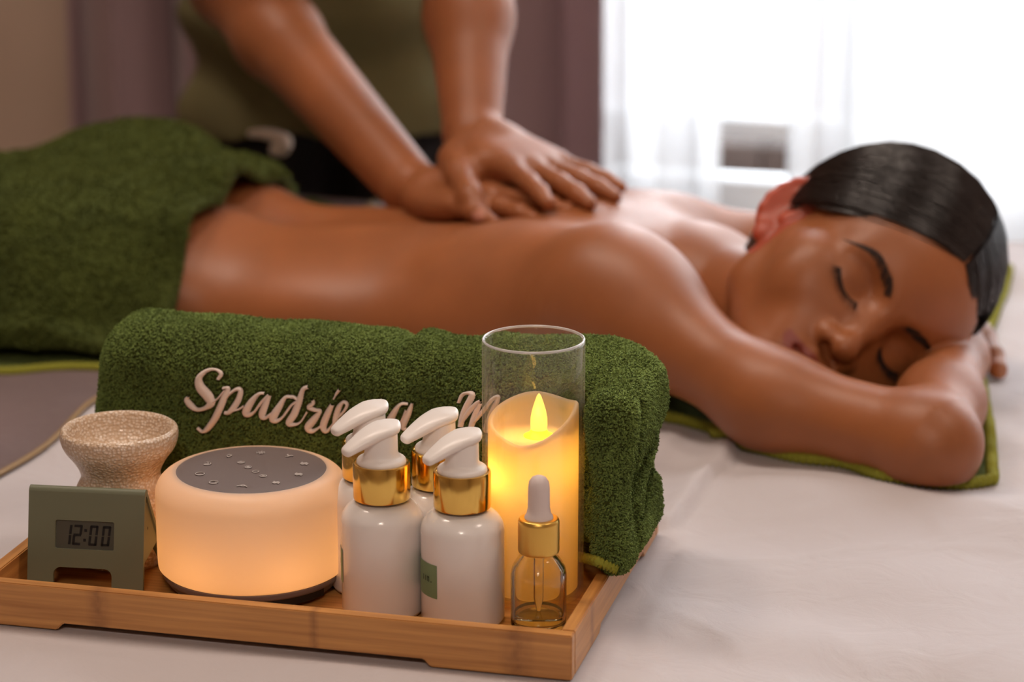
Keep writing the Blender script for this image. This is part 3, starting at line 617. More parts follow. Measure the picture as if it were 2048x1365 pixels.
# ================================================================== the masseuse
RE = ony(462, -35, 2.45); RW = ony(822, 375, 2.185); LE = ony(935, -60, 2.34); LW = ony(945, 262, 2.215)
RS = np.array([-1.00, 2.40, 1.10]); LS = np.array([-.645, 2.36, 1.12])
Fz = Field()
Fz.chain([RS, RE], [.047, .041], k=.03); Fz.chain([RE, RE * .72 + RW * .28, RW], [.040, .0405, .0265], k=.02)
Fz.chain([LS, LE], [.046, .040], k=.03); Fz.chain([LE, LE * .7 + LW * .3, LW], [.0385, .0385, .0265], k=.02)
hipc = np.array([-.875, 2.69, .86]); chest = np.array([-.83, 2.44, 1.08]); neck = np.array([-.815, 2.36, 1.19])
Fz.ell(hipc, (.125, .085, .10), k=.03); Fz.cone(hipc, chest, .095, .105, k=.06); Fz.cone(chest + np.array([-.09, 0, .02]), chest + np.array([.09, 0, .02]), .085, .085, k=.06)
Fz.cone(RS, chest + np.array([-.06, 0, .05]), .05, .06, k=.05); Fz.cone(LS, chest + np.array([.06, 0, .05]), .05, .06, k=.05)
M2 = orth((.10, -.62, -.75), (0, -.75, .62)); O2 = neck + np.array([.005, -.09, .12]); Fz.cone(neck - np.array([0, -.03, .03]), O2 - M2[:, 2] * .06 - M2[:, 1] * .02, .054, .050, k=.03); head_prims(Fz, O2, M2, 1.02)
# left hand lies on the back with the fingers towards the woman's head, thumb towards us; right hand under it
BVC = BVHTree.FromPolygons([tuple(v) for v in cV], [tuple(f) for f in cF])
def on_back(x, y, up):
    h = BVC.ray_cast(Vector(CC), Vector(ray(x, y)).normalized(), 4); return np.array(h[0]) + np.array([0, 0, up])
tipL = on_back(1205, 409, .010); fl = tipL - LW; ML = orth(fl, (-.1, .12, 1.)); ML = np.stack([-ML[:, 0] if (ML[:, 0] @ np.array([0, -1, 0])) < 0 else ML[:, 0], ML[:, 1], ML[:, 2]], 1)
LH = LW + ML[:, 1] * .018 - ML[:, 2] * .004; HF1 = Field(); HF2 = Field()
thL = [(.018, .008, -.006), (.040, .024, -.018), (.052, .046, -.034), (.056, .066, -.050)]
hand_prims(HF1, LH, ML, -1, .98, curl=(.02, .10, .10), spread=.16, thumb=[(.02, .0, 0), (.022, .006, 0)], curls=[(-.02, .06, .1), (-.03, .06, .08), (-.02, .06, .06), (.0, .08, .08)])
tw = [ony(912, 318, 2.175), ony(922, 350, 2.140), ony(943, 395, 2.100), ony(957, 430, 2.082)]; HF1.chain(tw, [.0165, .0135, .0112, .0085], k=.008)
tipR = on_back(1085, 425, .010); fr_ = tipR - RW; MR = orth(fr_, (0, -.15, 1.)); MR = np.stack([MR[:, 0] if (MR[:, 0] @ np.array([0, 1, 0])) > 0 else -MR[:, 0], MR[:, 1], MR[:, 2]], 1)
RH = RW + MR[:, 1] * .018 - MR[:, 2] * .004
hand_prims(HF2, RH, MR, 1, .98, curl=(.03, .08, .08), spread=.06)
def join_hands(P, d):
    for Hf, c_ in ((HF1, LW), (HF2, RW)):
        e = Hf.ev(P); k = .0015 + .022 * (1 - sstep(.012, .038, np.linalg.norm(P - c_, axis=1))); h = np.maximum(k - np.abs(d - e), 0) / k; d = np.minimum(d, e) - h * h * k * .25
    return d.astype(np.float32)
Fz.post.append(join_hands)
V, F = Fz.mesh((-1.10, 1.98, .66), (-.40, 2.80, 1.45), .0031)
o3 = np.array([-.87, 2.69, 0.]); th = npobj('person', V - o3, F, M_skin2, None, tuple(o3)); fattr(th.data, 'lip', np.zeros(len(V)))
setp(th, "masseuse in olive tunic leaning over the bed, pressing both hands on the lying woman's back", 'person')
M_nail = pmat('pink nail', (.55, .24, .17), .3)
tn = tw[-1] + (tw[-1] - tw[-2]) / np.linalg.norm(tw[-1] - tw[-2]) * .001; tdir = (tw[-1] - tw[-2]); tdir /= np.linalg.norm(tdir)
BV2 = BVHTree.FromPolygons([tuple(v) for v in V], [tuple(f) for f in F[(V[F[:, 0], 2] < .80)]])
side = np.cross(tdir, -CF); side /= np.linalg.norm(side); rows = []
for a in np.linspace(-.006, .007, 8):
    for b_ in np.linspace(-.005, .005, 7):
        w = math.sqrt(max(0, 1 - (max(0, abs(a) - .002) / .0065) ** 2)); pnt = tn + tdir * a + side * b_ * w - CF * .05; h = BV2.ray_cast(Vector(pnt), Vector(CF), .1)
        rows.append((np.array(h[0]) if h[0] is not None else tn) - CF * .0006)
i = np.arange(56).reshape(8, 7); npobj('nail', np.array(rows) - o3, np.stack([i[:-1, :-1], i[:-1, 1:], i[1:, 1:], i[1:, :-1]], -1).reshape(-1, 4), M_nail, th)
# tunic, trousers, hair, shoes
M_tunic = pmat('olive tunic cotton', (.155, .135, .058), .85, bump=(350, .3, .001), noise=(5, .15)); M_trous = pmat('black trousers cotton', (.014, .011, .010), .8); M_shoe = pmat('black shoe', (.02, .018, .018), .5)
S = Field(); S.ell(hipc + np.array([0, -.005, -.02]), (.165, .118, .15), k=.04); S.cone(hipc, chest, .118, .130, k=.06); S.cone(chest + np.array([-.10, 0, .02]), chest + np.array([.10, 0, .02]), .095, .095, k=.06)
S.cone(RS, chest + np.array([-.06, 0, .05]), .062, .07, k=.05); S.cone(LS, chest + np.array([.06, 0, .05]), .062, .07, k=.05)
S.cone(RS, RS * .45 + RE * .55, .060, .056, k=.03); S.cone(LS, LS * .45 + LE * .55, .058, .055, k=.03)
S.cone(hipc + np.array([-.06, -.01, -.10]), hipc + np.array([-.07, -.015, -.19]), .10, .105, k=.05); S.cone(hipc + np.array([.06, -.01, -.10]), hipc + np.array([.07, -.015, -.19]), .10, .105, k=.05)
def tun(P, d):
    x, y, z = P.T; f = .011 * np.sin(30 * x * .6 + 60 * z + 18 * y + 2 * np.sin(20 * x)) * np.exp(-((z - .78) / .10) ** 2) + .003 * np.sin(55 * x + 20 * z); b = d + f
    hem = .665 + .03 * (x + .87) + .004 * np.sin(40 * x) - z; nk = np.linalg.norm(P - (neck + np.array([0, -.01, .02])), axis=1) - .075
    sl, sl2 = [np.minimum((P - (a * .5 + b_ * .5)) @ ((b_ - a) / np.linalg.norm(b_ - a)), .070 - np.linalg.norm(np.cross(P - a, (b_ - a) / np.linalg.norm(b_ - a)), axis=1)) for a, b_ in ((RS, RE), (LS, LE))]
    return np.maximum.reduce([b, -(b + .011), hem, -nk, sl, sl2]).astype(np.float32)
S.post.append(tun); V, F = S.mesh((-1.15, 2.25, .63), (-.50, 2.88, 1.30), .0052); npobj('tunic', V - o3, F, M_tunic, th)
S = Field(); 
for sx in (-1, 1): S.chain([hipc + np.array([sx * .065, .005, -.06]), hipc + np.array([sx * .078, .02, -.40]), hipc + np.array([sx * .08, .06, -.79])], [.092, .070, .055], k=.03)
S.ell(hipc + np.array([0, 0, -.02]), (.148, .10, .10), k=.03)
S.post.append(lambda P, d: np.maximum.reduce([d, .055 - P[:, 2], P[:, 2] - .93]).astype(np.float32)); V, F = S.mesh((-1.10, 2.55, .03), (-.65, 2.86, .98), .008); npobj('trousers', V - o3, F, M_trous, th)
for sx in (-1, 1):
    S = Field(); a = hipc + np.array([sx * .08, .06, 0]); S.cone((a[0], a[1] + .02, .045), (a[0], a[1] - .13, .034), .040, .032, k=.02)
    S.post.append(lambda P, d: np.maximum(d, .002 - P[:, 2]).astype(np.float32)); V, F = S.mesh((a[0] - .06, a[1] - .2, -.01), (a[0] + .06, a[1] + .1, .10), .006); npobj('shoe', V - o3, F, M_shoe, th)
S = Field(); S.frame(O2, M2, .00102); S.ell((0, -10, 33), (79, 95, 84), k=10); S.ell((0, -70, -5), (58, 40, 50), k=30); S.ell((0, -110, 20), (34, 30, 34), k=10); S.frame()
def hcut2(P, d):
    l = ((P - O2) @ M2) / .00102; return np.maximum.reduce([d, np.minimum(hairline(l[:, 0]) - l[:, 2], l[:, 1] + 6) * .001, (-52 - l[:, 2]) * .001]).astype(np.float32)
S.post.append(hcut2); V, F = S.mesh(O2 - .17, O2 + .17, .005); npobj('hair', V - o3, F, M_hair, th)
# pale end of a tied cord at her waist
M_cord = pmat('pale cotton cord', (.62, .50, .42), .8)
pc = np.array([ony(x, y, Y_) for x, y, Y_ in ((500, 268, 2.47), (525, 268, 2.465), (552, 274, 2.46), (570, 284, 2.455), (566, 298, 2.455), (548, 300, 2.46))]); pc2 = crom(pc, 30)
V, F = tube_np([pc2], np.interp(np.linspace(0, 1, 30), [0, .5, 1], [.004, .008, .007])[None], 8); npobj('waist_tie', V - o3, F, M_cord, th)
# ================================================================== bamboo tray
def bamboo(name, axis, bands=()):
    m, nt, b, out = nmat(name); N = nt.nodes; L = nt.links; b.inputs['Roughness'].default_value = .42; b.inputs['Coat Weight'].default_value = .25; b.inputs['Coat Roughness'].default_value = .3
    tc = N.new('ShaderNodeTexCoord'); mp = N.new('ShaderNodeMapping'); L.new(tc.outputs['Object'], mp.inputs[0]); sc = [260, 260, 260]; sc[axis] = 9; mp.inputs['Scale'].default_value = sc
    t = N.new('ShaderNodeTexNoise'); t.inputs['Scale'].default_value = 1; t.inputs['Detail'].default_value = 5; L.new(mp.outputs[0], t.inputs[0])
    r = N.new('ShaderNodeValToRGB'); r.color_ramp.elements[0].position = .30; r.color_ramp.elements[1].position = .72
    r.color_ramp.elements[0].color = (.40, .165, .040, 1); r.color_ramp.elements[1].color = (.64, .31, .090, 1); L.new(t.outputs['Fac'], r.inputs[0]); last = r.outputs[0]
    sx = N.new('ShaderNodeSeparateXYZ'); L.new(tc.outputs['Object'], sx.inputs[0])
    n2 = N.new('ShaderNodeTexNoise'); n2.inputs['Scale'].default_value = 160; L.new(tc.outputs['Object'], n2.inputs[0])
    for pos, wd in bands:                                                 # the darker rings where the cane had its joints
        a = N.new('ShaderNodeMath'); a.operation = 'SUBTRACT'; L.new(sx.outputs[axis], a.inputs[0]); a.inputs[1].default_value = pos
        q = N.new('ShaderNodeMath'); q.operation = 'ABSOLUTE'; L.new(a.outputs[0], q.inputs[0])
        w = N.new('ShaderNodeMapRange'); L.new(q.outputs[0], w.inputs[0]); w.inputs[1].default_value = 0; w.inputs[2].default_value = wd; w.inputs[3].default_value = .95; w.inputs[4].default_value = 0
        g = N.new('ShaderNodeMath'); g.operation = 'MULTIPLY'; L.new(w.outputs[0], g.inputs[0]); L.new(n2.outputs['Fac'], g.inputs[1])
        mx = N.new('ShaderNodeMix'); mx.data_type = 'RGBA'; L.new(g.outputs[0], mx.inputs['Factor']); L.new(last, mx.inputs['A']); mx.inputs['B'].default_value = (.16, .05, .014, 1); last = mx.outputs['Result']
    L.new(last, b.inputs['Base Color']); return m
TX0, TX1, TY0, TY1, TZ, FLZ = -.690, -.312, 1.375, 1.638, .628, .605; RT = .0085
tray = empty('bamboo_tray', ((TX0 + TX1) / 2, (TY0 + TY1) / 2, .6), 'honey brown bamboo tray on the white sheet holding bottles, candle and rolled towel', 'tray')
tc_ = np.array([(TX0 + TX1) / 2, (TY0 + TY1) / 2, .6])
def rail(name, a0, a1, f0, f1, o0, o1, axis, bands):
    """board with feet at both ends: its lower edge steps up between the feet"""
    e = .0045; prof = [(a0, .6), (f0 - .004, .6), (f0, .6 + e), (f1, .6 + e), (f1 + .004, .6), (a1, .6), (a1, TZ), (a0, TZ)]
    bm = bmesh.new(); A = []; B = []
    for p, z in prof:
        A.append(bm.verts.new(((p, o0, z) if axis == 0 else (o0, p, z)))); B.append(bm.verts.new(((p, o1, z) if axis == 0 else (o1, p, z))))
    n = len(prof); bm.faces.new(A); bm.faces.new(B[::-1])
    for i in range(n): bm.faces.new((A[i], A[(i + 1) % n], B[(i + 1) % n], B[i]))
    bmesh.ops.recalc_face_normals(bm, faces=bm.faces[:]); bmesh.ops.bevel(bm, geom=bm.edges[:], offset=.0007, segments=2, affect='EDGES')
    bmesh.ops.translate(bm, vec=-Vector(tc_), verts=bm.verts[:]); return bmobj(name, bm, bamboo('bamboo along ' + 'xy'[axis], axis, bands), tray, smooth=True, angle=.6)
rail('front_rail', TX0, TX1, -.632, -.402, TY0, TY0 + RT, 0, [(-.608 - tc_[0], .009), (-.345 - tc_[0], .012), (-.47 - tc_[0], .004)])
rail('back_rail', TX0, TX1, -.632, -.402, TY1 - RT, TY1, 0, [(-.52 - tc_[0], .009)])
rail('side_rail', TY0 + RT + .0003, TY1 - RT - .0003, 1.455, 1.585, TX1 - RT, TX1, 1, [(1.43 - tc_[1], .008)])
rail('side_rail', TY0 + RT + .0003, TY1 - RT - .0003, 1.455, 1.585, TX0, TX0 + RT, 1, [(1.55 - tc_[1], .008)])
box('base_panel', TX0 - tc_[0] + RT + .0002, TX1 - tc_[0] - RT - .0002, TY0 - tc_[1] + RT + .0002, TY1 - tc_[1] - RT - .0002, .0012, .005, bamboo('bamboo base', 0, []), tray)
M_dark = pmat('dark metal peg', (.03, .022, .018), .4)
pg = onz(3, 1192, .614); V, F = tube_np([[np.array([pg[0], TY0 + .001, .6145]) - tc_, np.array([pg[0], TY0 - .0004, .6145]) - tc_]], np.array([[.0022, .0021]]), 12); npobj('peg', V, F, M_dark, tray)
# small branded mark on the back end of the right side
M_mark = pmat('dark grey branded mark', (.075, .07, .075), .7); bm = bmesh.new()
for (y0, z0, y1, z1, w) in ((1.605, .6085, 1.609, .6225, .0022), (1.609, .6155, 1.620, .6235, .0020), (1.6095, .6150, 1.6195, .6075, .0020), (1.6200, .610, 1.6205, .6205, .0018)):
    d = Vector((y1 - y0, z1 - z0)).normalized(); n_ = Vector((-d.y, d.x)) * w * .5; x = TX1 + .0003
    vs = [bm.verts.new((x, p + sx * n_.x, z + sx * n_.y)) for p, z, sx in ((y0, z0, -1), (y1, z1, -1), (y1, z1, 1), (y0, z0, 1))]; bm.faces.new(vs)
bmesh.ops.translate(bm, vec=-Vector(tc_), verts=bm.verts[:]); bmobj('branded_mark', bm, M_mark, tray)

# ================================================================== rolled towel in the tray, with embroidered lettering
R = Field()
R.box((-.504, 1.589, .6735), (.192, .0375, .0685), .030, k=.02)
R.box((-.368, 1.574, .697), (.06, .035, .043), .026, k=.02)
R.box((-.3130, 1.527, .686), (.0130, .053, .0560), .0115, k=.012)
R.box((-.336, 1.566, .678), (.0205, .043, .049), .012, k=.01)
R.cone((-.332, 1.540, .712), (-.330, 1.592, .709), .0275, .026, k=.014)
for a, b, r_ in (((-.322, 1.515, .660), (-.321, 1.602, .700), .0135), ((-.324, 1.518, .646), (-.323, 1.604, .668), .0125), ((-.317, 1.512, .690), (-.318, 1.598, .720), .0125), ((-.325, 1.57, .646), (-.324, 1.604, .648), .014)): R.cone(a, b, r_, r_, k=.0035)
for a, b in (((-.299, 1.500, .730), (-.299, 1.503, .634)), ((-.304, 1.512, .676), (-.304, 1.606, .712)), ((-.305, 1.516, .652), (-.306, 1.606, .684))): R.cone(a, b, .0075, .0075, k=.004, op='s')
def rollpost(P, d):
    x, y, z = P.T
    d = d + .0013 * np.sin(70 * x + 40 * z) * np.sin(55 * z - 30 * x + 1) + .0016 * np.sin(33 * x - 60 * z + 2) + .0007 * np.sin(150 * x + 90 * z) * np.sin(130 * y + 2)
    cr = x + .474 - (.745 - z) * .25 + .004 * np.sin(60 * z); w = sstep(.690, .735, z)
    d = d + w * (.0060 * np.exp(-(cr / .007) ** 2) - .0025 * np.exp(-((cr - .016) / .010) ** 2)) + .0022 * sstep(.70, .74, z) * np.sin(26 * x + 1.0)
    fl = sstep(-.345, -.33, x) * (1 - sstep(1.475, 1.50, y)); d = d + fl * .0022 * np.sin(230 * x + 30 * z)           # soft folds in the hanging corner
    left = (-.7005 + .235 * np.maximum(0, z - .650) ** 1.0) - x; k = .022; h = np.maximum(k - np.abs(d - left), 0) / k; d = np.maximum(d, left) + h * h * k * .25
    low = np.where(x > TX1 - RT - .004, TZ + .0012, FLZ + .0008) - z
    return np.maximum.reduce([d, low, (TX0 + RT + .001 - x) * (z < TZ + .002) + (-1) * (z >= TZ + .002), y - 1.6285]).astype(np.float32)
R.post.append(rollpost); V, F = R.mesh((-.72, 1.455, .598), (-.275, 1.645, .765), .0019)
o4 = np.array([-.5, 1.58, FLZ]); rt = npobj('rolled_towel', V - o4, F, M_terry, None, tuple(o4)); setp(rt, 'thick folded green towel with white embroidered script lying in the bamboo tray', 'towel')
BR_ = BVHTree.FromPolygons([tuple(v) for v in V], [tuple(f) for f in F])
def on_roll(px, py, lift=.0022):
    r = ray(px, py); r = r / np.linalg.norm(r); h = BR_.ray_cast(Vector(CC), Vector(r), 4)
    if h[0] is None: return None
    return np.array(h[0]) + np.array(h[1]) * lift - r * .001
S7 = 2048 / 760.; S6 = 1838 / 350.
def T7(pts): return [(300 + x / S7, 700 + y / S7, w / S7) for x, y, w in pts]
def T6(pts): return [(660 + x / S6, 770 + y / S6, w / S6) for x, y, w in pts]
STROKES = [
 T7([(368, 158, 18), (384, 128, 22), (352, 106, 14), (305, 114, 20), (266, 152, 34), (272, 200, 50), (312, 248, 54), (330, 285, 44), (302, 312, 24), (258, 322, 20), (222, 300, 34), (200, 268, 26), (212, 250, 8)]),
 T7([(312, 292, 8), (360, 268, 8), (405, 215, 10)]),
 T7([(394, 206, 14), (424, 206, 18), (408, 240, 34), (384, 300, 36), (352, 368, 36), (312, 424, 30), (284, 440, 16), (258, 420, 14)]),
 T7([(390, 290, 10), (432, 236, 14), (474, 210, 20), (490, 222, 26), (478, 268, 32), (452, 310, 32), (424, 338, 22), (404, 338, 16)]),
 T7([(440, 330, 12), (480, 320, 10), (512, 300, 10)]),
 T7([(622, 234, 14), (588, 238, 18), (548, 280, 34), (518, 336, 40), (536, 350, 24), (566, 332, 14), (606, 278, 14), (644, 240, 14)]),
 T7([(648, 244, 16), (622, 300, 34), (606, 350, 36), (624, 366, 20), (660, 338, 10)]),
 T7([(772, 256, 14), (734, 254, 18), (698, 306, 34), (664, 366, 42), (684, 382, 24), (716, 362, 14), (762, 300, 14), (800, 272, 12)]), T7([(740, 254, 14), (772, 252, 16), (796, 268, 14)]),
 T7([(856, 198, 20), (826, 214, 24), (804, 280, 34), (778, 346, 38), (748, 394, 32), (776, 402, 18), (812, 388, 10), (850, 330, 10)]),
 T7([(878, 268, 14), (880, 288, 20), (856, 308, 22), (886, 322, 20), (918, 330, 18), (884, 376, 38), (852, 418, 38), (872, 438, 26), (904, 424, 14), (936, 396, 10)]),
 T7([(1024, 212, 18), (1006, 236, 14), (992, 262, 5)]),
 T7([(984, 292, 22), (960, 340, 34), (934, 412, 36), (954, 438, 22), (986, 400, 10), (1006, 360, 8)]),
 T7([(1004, 372, 10), (1042, 336, 14), (1064, 296, 18), (1044, 280, 16), (1016, 318, 30), (1000, 392, 32), (1016, 424, 22), (1052, 410, 12)]),
 T6([(560, 150, 40), (480, 260, 60), (400, 420, 60), (440, 470, 40), (560, 400, 20)]), T6([(820, 200, 30), (740, 205, 34), (670, 300, 66), (610, 430, 76), (660, 470, 44), (740, 400, 24), (800, 260, 24)]),
 T6([(866, 190, 24), (830, 290, 60), (770, 430, 64), (800, 470, 30)]),
 T6([(1360, 190, 20), (1396, 112, 30), (1450, 88, 34), (1500, 110, 60), (1440, 230, 62), (1400, 330, 56), (1380, 440, 44)]),
 T6([(1390, 400, 22), (1460, 290, 50), (1540, 200, 44), (1592, 165, 26)]), T6([(1590, 190, 30), (1540, 290, 56), (1500, 400, 56), (1480, 480, 44)]),
 T6([(1490, 430, 20), (1600, 290, 44), (1700, 160, 40), (1770, 130, 40), (1720, 250, 56), (1660, 400, 60), (1640, 480, 44), (1700, 490, 24)])]
M_thread = pmat('pinkish white embroidery thread', (.86, .72, .66), .55, bump=(300, .3, .001), sheen=.2)
tpts = []
for grp in ([0, 1], [2, 3, 4], [5, 6], [7, 8, 9], [10], [11, 12], [13], [14], [15, 16], [17, 18, 19, 20]):
    TV = []; TF = []; tb = 0
    for st in [STROKES[g] for g in grp]:
        c = crom(st, max(14, len(st) * 9)); d = np.gradient(c[:, :2], axis=0); d /= np.linalg.norm(d, axis=1, keepdims=True) + 1e-9; nn = np.stack([-d[:, 1], d[:, 0]], 1); rows = []
        for k_ in range(len(c)):
            w = max(c[k_, 2], 3.4) * .5; row = []; jj = .10 * (k_ % 2)
            for q, lf in ((-1, .0004), (-.65, .0022), (0, .0027), (.65, .0022), (1, .0004)):
                row.append(on_roll(c[k_, 0] + nn[k_, 0] * w * q * (1 + jj), c[k_, 1] + nn[k_, 1] * w * q * (1 + jj), lf - .0002 * (k_ % 2)))
            if all(p is not None for p in row): rows.append(row); tpts += row[::2]
        if len(rows) < 2: continue
        A = np.array(rows); n = len(A); i = np.arange(n * 5).reshape(n, 5) + tb; TV.append(A.reshape(-1, 3)); TF.append(np.stack([i[:-1, :-1], i[:-1, 1:], i[1:, 1:], i[1:, :-1]], -1).reshape(-1, 4)); tb += n * 5
    npobj('embroidered_letter', np.concatenate(TV) - o4, np.concatenate(TF), M_thread, rt)
tpts = np.array(tpts, np.float32)
def keep_roll(c, n):
    ok = (n @ -CF > -.25) & (c[:, 2] > .62) & (np.hypot(c[:, 0] - onz(1066, 1187, FLZ)[0], c[:, 1] - onz(1066, 1187, FLZ)[1]) > .0355); i = np.nonzero(ok & (c[:, 1] < 1.59))[0]
    for q in range(0, len(i), 2000):
        dd = ((c[i[q:q + 2000], None, :].astype(np.float32) - tpts[None]) ** 2).sum(-1).min(1); ok[i[q:q + 2000][dd < .0019 ** 2]] = False
    return ok
Vp, Fp = tufts(V, F, keep_roll, 100000, .0019, .00062, 9, lean=(.1, -.1, -.7))
ob = npobj('pile', Vp - o4, Fp, M_pile, rt); ob['kind'] = 'stuff'
hp = [on_roll(x, y, .0016) for x, y in ((1150, 1108), (1168, 1114), (1190, 1119), (1212, 1127), (1234, 1138), (1250, 1143), (1254, 1143))]; hp = crom([p for p in hp if p is not None], 60)
Vq, Fq = tube_np([hp], (.0030 + .0007 * np.sin(np.arange(60) * 1.4))[None], 8); npobj('hem', Vq - o4, Fq, M_hem, rt)

# ================================================================== glowing sound machine
def at(px, py): p = onz(px, py, FLZ); return p
pm = at(509, 1164)
sm = empty('sound_machine', (pm[0], pm[1], FLZ), 'round sound machine glowing warm orange with a grey touch panel on top', 'sound machine'); sm.scale = (1.045, 1.045, 1.09)
m, nt, b, out = nmat('frosted white lamp plastic'); N = nt.nodes; L = nt.links; b.inputs['Base Color'].default_value = (.80, .72, .66, 1); b.inputs['Roughness'].default_value = .4
tl = N.new('ShaderNodeBsdfTranslucent'); tl.inputs[0].default_value = (.9, .80, .66, 1); mx = N.new('ShaderNodeMixShader'); mx.inputs[0].default_value = .55; L.new(b.outputs[0], mx.inputs[1]); L.new(tl.outputs[0], mx.inputs[2]); L.new(mx.outputs[0], out.inputs[0])
M_frost = m
M_grey = pmat('warm grey plastic', (.17, .135, .13), .5); M_icon = pmat('pale printed icon', (.48, .43, .41), .6); M_hole = pmat('black slot', (.008, .007, .007), .6)
arc = [(.0582 - .0145 + .0145 * math.cos(t), .0572 + .0145 * .85 * math.sin(t)) for t in np.linspace(0, math.pi / 2 * .93, 12)]
lathe('shell', [(.050, .0118), (.0560, .0118), (.0578, .0135), (.0582, .020)] + arc + [(.0455, .0685)], M_frost, sm, seg=96, angle=1.2)
lathe('base', rounded([(0, .0008), (.049, .0008), (.0525, .004), (.0525, .0062), (.0556, .0080), (.0562, .0116), (.048, .0117), (0, .0117)], .001, 3), M_grey, sm, seg=96)
lathe('touch_panel', [(.0454, .0670), (.0454, .0690), (.0448, .0692), (.030, .0690), (.012, .0684), (0, .0683)], M_grey, sm, seg=96)
bm = bmesh.new()                                                        # open slot in the base on the right
for a0 in np.linspace(-1.25, -.35, 16)[:-1]:
    a1 = a0 + .9 / 15
    vs = [bm.verts.new((.0541 * math.cos(a), .0541 * math.sin(a), z)) for a, z in ((a0, .0030), (a1, .0030), (a1, .0072), (a0, .0072))]
    vt = [bm.verts.new((.0500 * math.cos(a), .0500 * math.sin(a), z)) for a, z in ((a0, .0030), (a1, .0030), (a1, .0072), (a0, .0072))]
    bm.faces.new(vs); bm.faces.new(vt[::-1])
    for i in range(4): bm.faces.new((vs[i], vs[(i + 1) % 4], vt[(i + 1) % 4], vt[i]))
bmobj('slot', bm, M_hole, sm)
def icon(kind, cx, cy, r, rot=0.):
    z = .0684 + .0007 * ((cx * cx + cy * cy) / .03 ** 2) + .0003; t = np.linspace(0, 2 * math.pi, 17); w = .00042
    P = lambda a, rr: (cx + rr * math.cos(a + rot), cy + rr * math.sin(a + rot), z)
    if kind == 'ring': paths = [[P(a, r) for a in t]]
    elif kind == 'power': paths = [[P(a, r) for a in np.linspace(.5, 5.78, 17)], [P(0, r * u) for u in np.linspace(.3, 1.1, 17)]]
    elif kind == 'drop': paths = [[(cx + r * .75 * math.sin(a) * math.sin(a / 2) ** 1.2, cy - r * math.cos(a), z) for a in t]]
    elif kind == 'moon': paths = [[P(a, r) for a in np.linspace(-2, 2, 17)], [(P(a, r * .9)[0] - r * .55, P(a, r * .9)[1], z) for a in np.linspace(-1.35, 1.35, 17)]]
    elif kind == 'wave': paths = [[(cx + r * u, cy + dy + r * .25 * math.sin(u * 5), z) for u in np.linspace(-1.1, 1.1, 17)] for dy in (-r * .55, 0, r * .55)]
    elif kind == 'sun': paths = [[P(a, r * .5) for a in t]] + [[P(k_ * math.pi / 4, r * u) for u in np.linspace(.75, 1.15, 17)] for k_ in range(8)]
    elif kind == 'fan': paths = [[P(a, r * .25) for a in t]] + [[(P(k_ * 2.094 + .5 * math.sin(u * 3), r * u)) for u in np.linspace(.3, 1.1, 17)] for k_ in range(3)]
    elif kind == 'bird': paths = [[(cx + r * u, cy + r * (.5 - abs(u)) * (1 if abs(u) > .15 else .6), z) for u in np.linspace(-1.2, 1.2, 17)], [(cx + r * .5 * u, cy - r * .4 + r * .2 * u * u, z) for u in np.linspace(-1, 1, 17)]]
    else: paths = [[P(a, r) for a in t], [(cx + r * .5 * u, cy, z) for u in np.linspace(-1, 1, 17)]]
    if kind == 'plus': paths.append([(cx, cy + r * .5 * u, z) for u in np.linspace(-1, 1, 17)])
    Vi, Fi = tube_np(paths, np.full((1, 17), w), 3); npobj('icon', Vi, Fi, M_icon, sm)
def panel_pt(zx, zy):                                                   # where the photograph shows a symbol on the panel
    p = onz(zx * 700 / 2048., 780 + zy * 700 / 2048., FLZ + .074) - onz(494, 941, FLZ + .074); return p[0] / 1.045, p[1] / 1.045
for kd, zx, zy, r in (('drop', 1315, 393, .0024), ('sun', 1500, 375, .0025), ('fan', 1665, 394, .0025), ('wave', 1755, 440, .0022), ('wave', 1722, 502, .0022), ('wave', 1590, 550, .0020), ('bird', 1396, 568, .0027), ('power', 1225, 548, .0027), ('ring', 1145, 498, .0027), ('moon', 1185, 438, .0026), ('minus', 1385, 426, .0020), ('plus', 1427, 452, .0020), ('ring', 1470, 478, .0020), ('minus', 1514, 504, .0020)):
    x, y = panel_pt(zx, zy); icon(kd, x, y, r)
for i in range(6):                                                      # its own LEDs, a ring low inside the shell
    a = i * math.pi / 3 + .2; l = bpy.data.lights.new('led', 'POINT'); l.energy = .020; l.color = (1.0, .46, .15); l.shadow_soft_size = .006
    ob = bpy.data.objects.new('led', l); COL.objects.link(ob); ob.parent = sm; ob.location = (.034 * math.cos(a), .034 * math.sin(a), .022)

# ================================================================== stippled ceramic burner
pb = at(249, 1118)
m, nt, b, out = nmat('stippled cream ceramic'); N = nt.nodes; L = nt.links; tc = N.new('ShaderNodeTexCoord')
vo = N.new('ShaderNodeTexVoronoi'); vo.inputs['Scale'].default_value = 470; vo.inputs['Randomness'].default_value = .75; L.new(tc.outputs['Object'], vo.inputs[0])
r = N.new('ShaderNodeValToRGB'); r.color_ramp.elements[0].position = .25; r.color_ramp.elements[1].position = .55; r.color_ramp.elements[0].color = (.85, .72, .60, 1); r.color_ramp.elements[1].color = (.64, .46, .31, 1)
L.new(vo.outputs['Distance'], r.inputs[0]); L.new(r.outputs[0], b.inputs['Base Color']); b.inputs['Roughness'].default_value = .3; b.inputs['Coat Weight'].default_value = .3
bp = N.new('ShaderNodeBump'); bp.inputs['Strength'].default_value = .8; bp.inputs['Distance'].default_value = .0012; bp.invert = True; L.new(vo.outputs['Distance'], bp.inputs['Height']); L.new(bp.outputs[0], b.inputs['Normal'])
bn = empty('oil_burner', (pb[0], pb[1], FLZ), 'stippled cream ceramic oil burner with a wide bowl behind the green clock', 'oil burner'); bn.scale = (1.03, 1.03, .96)
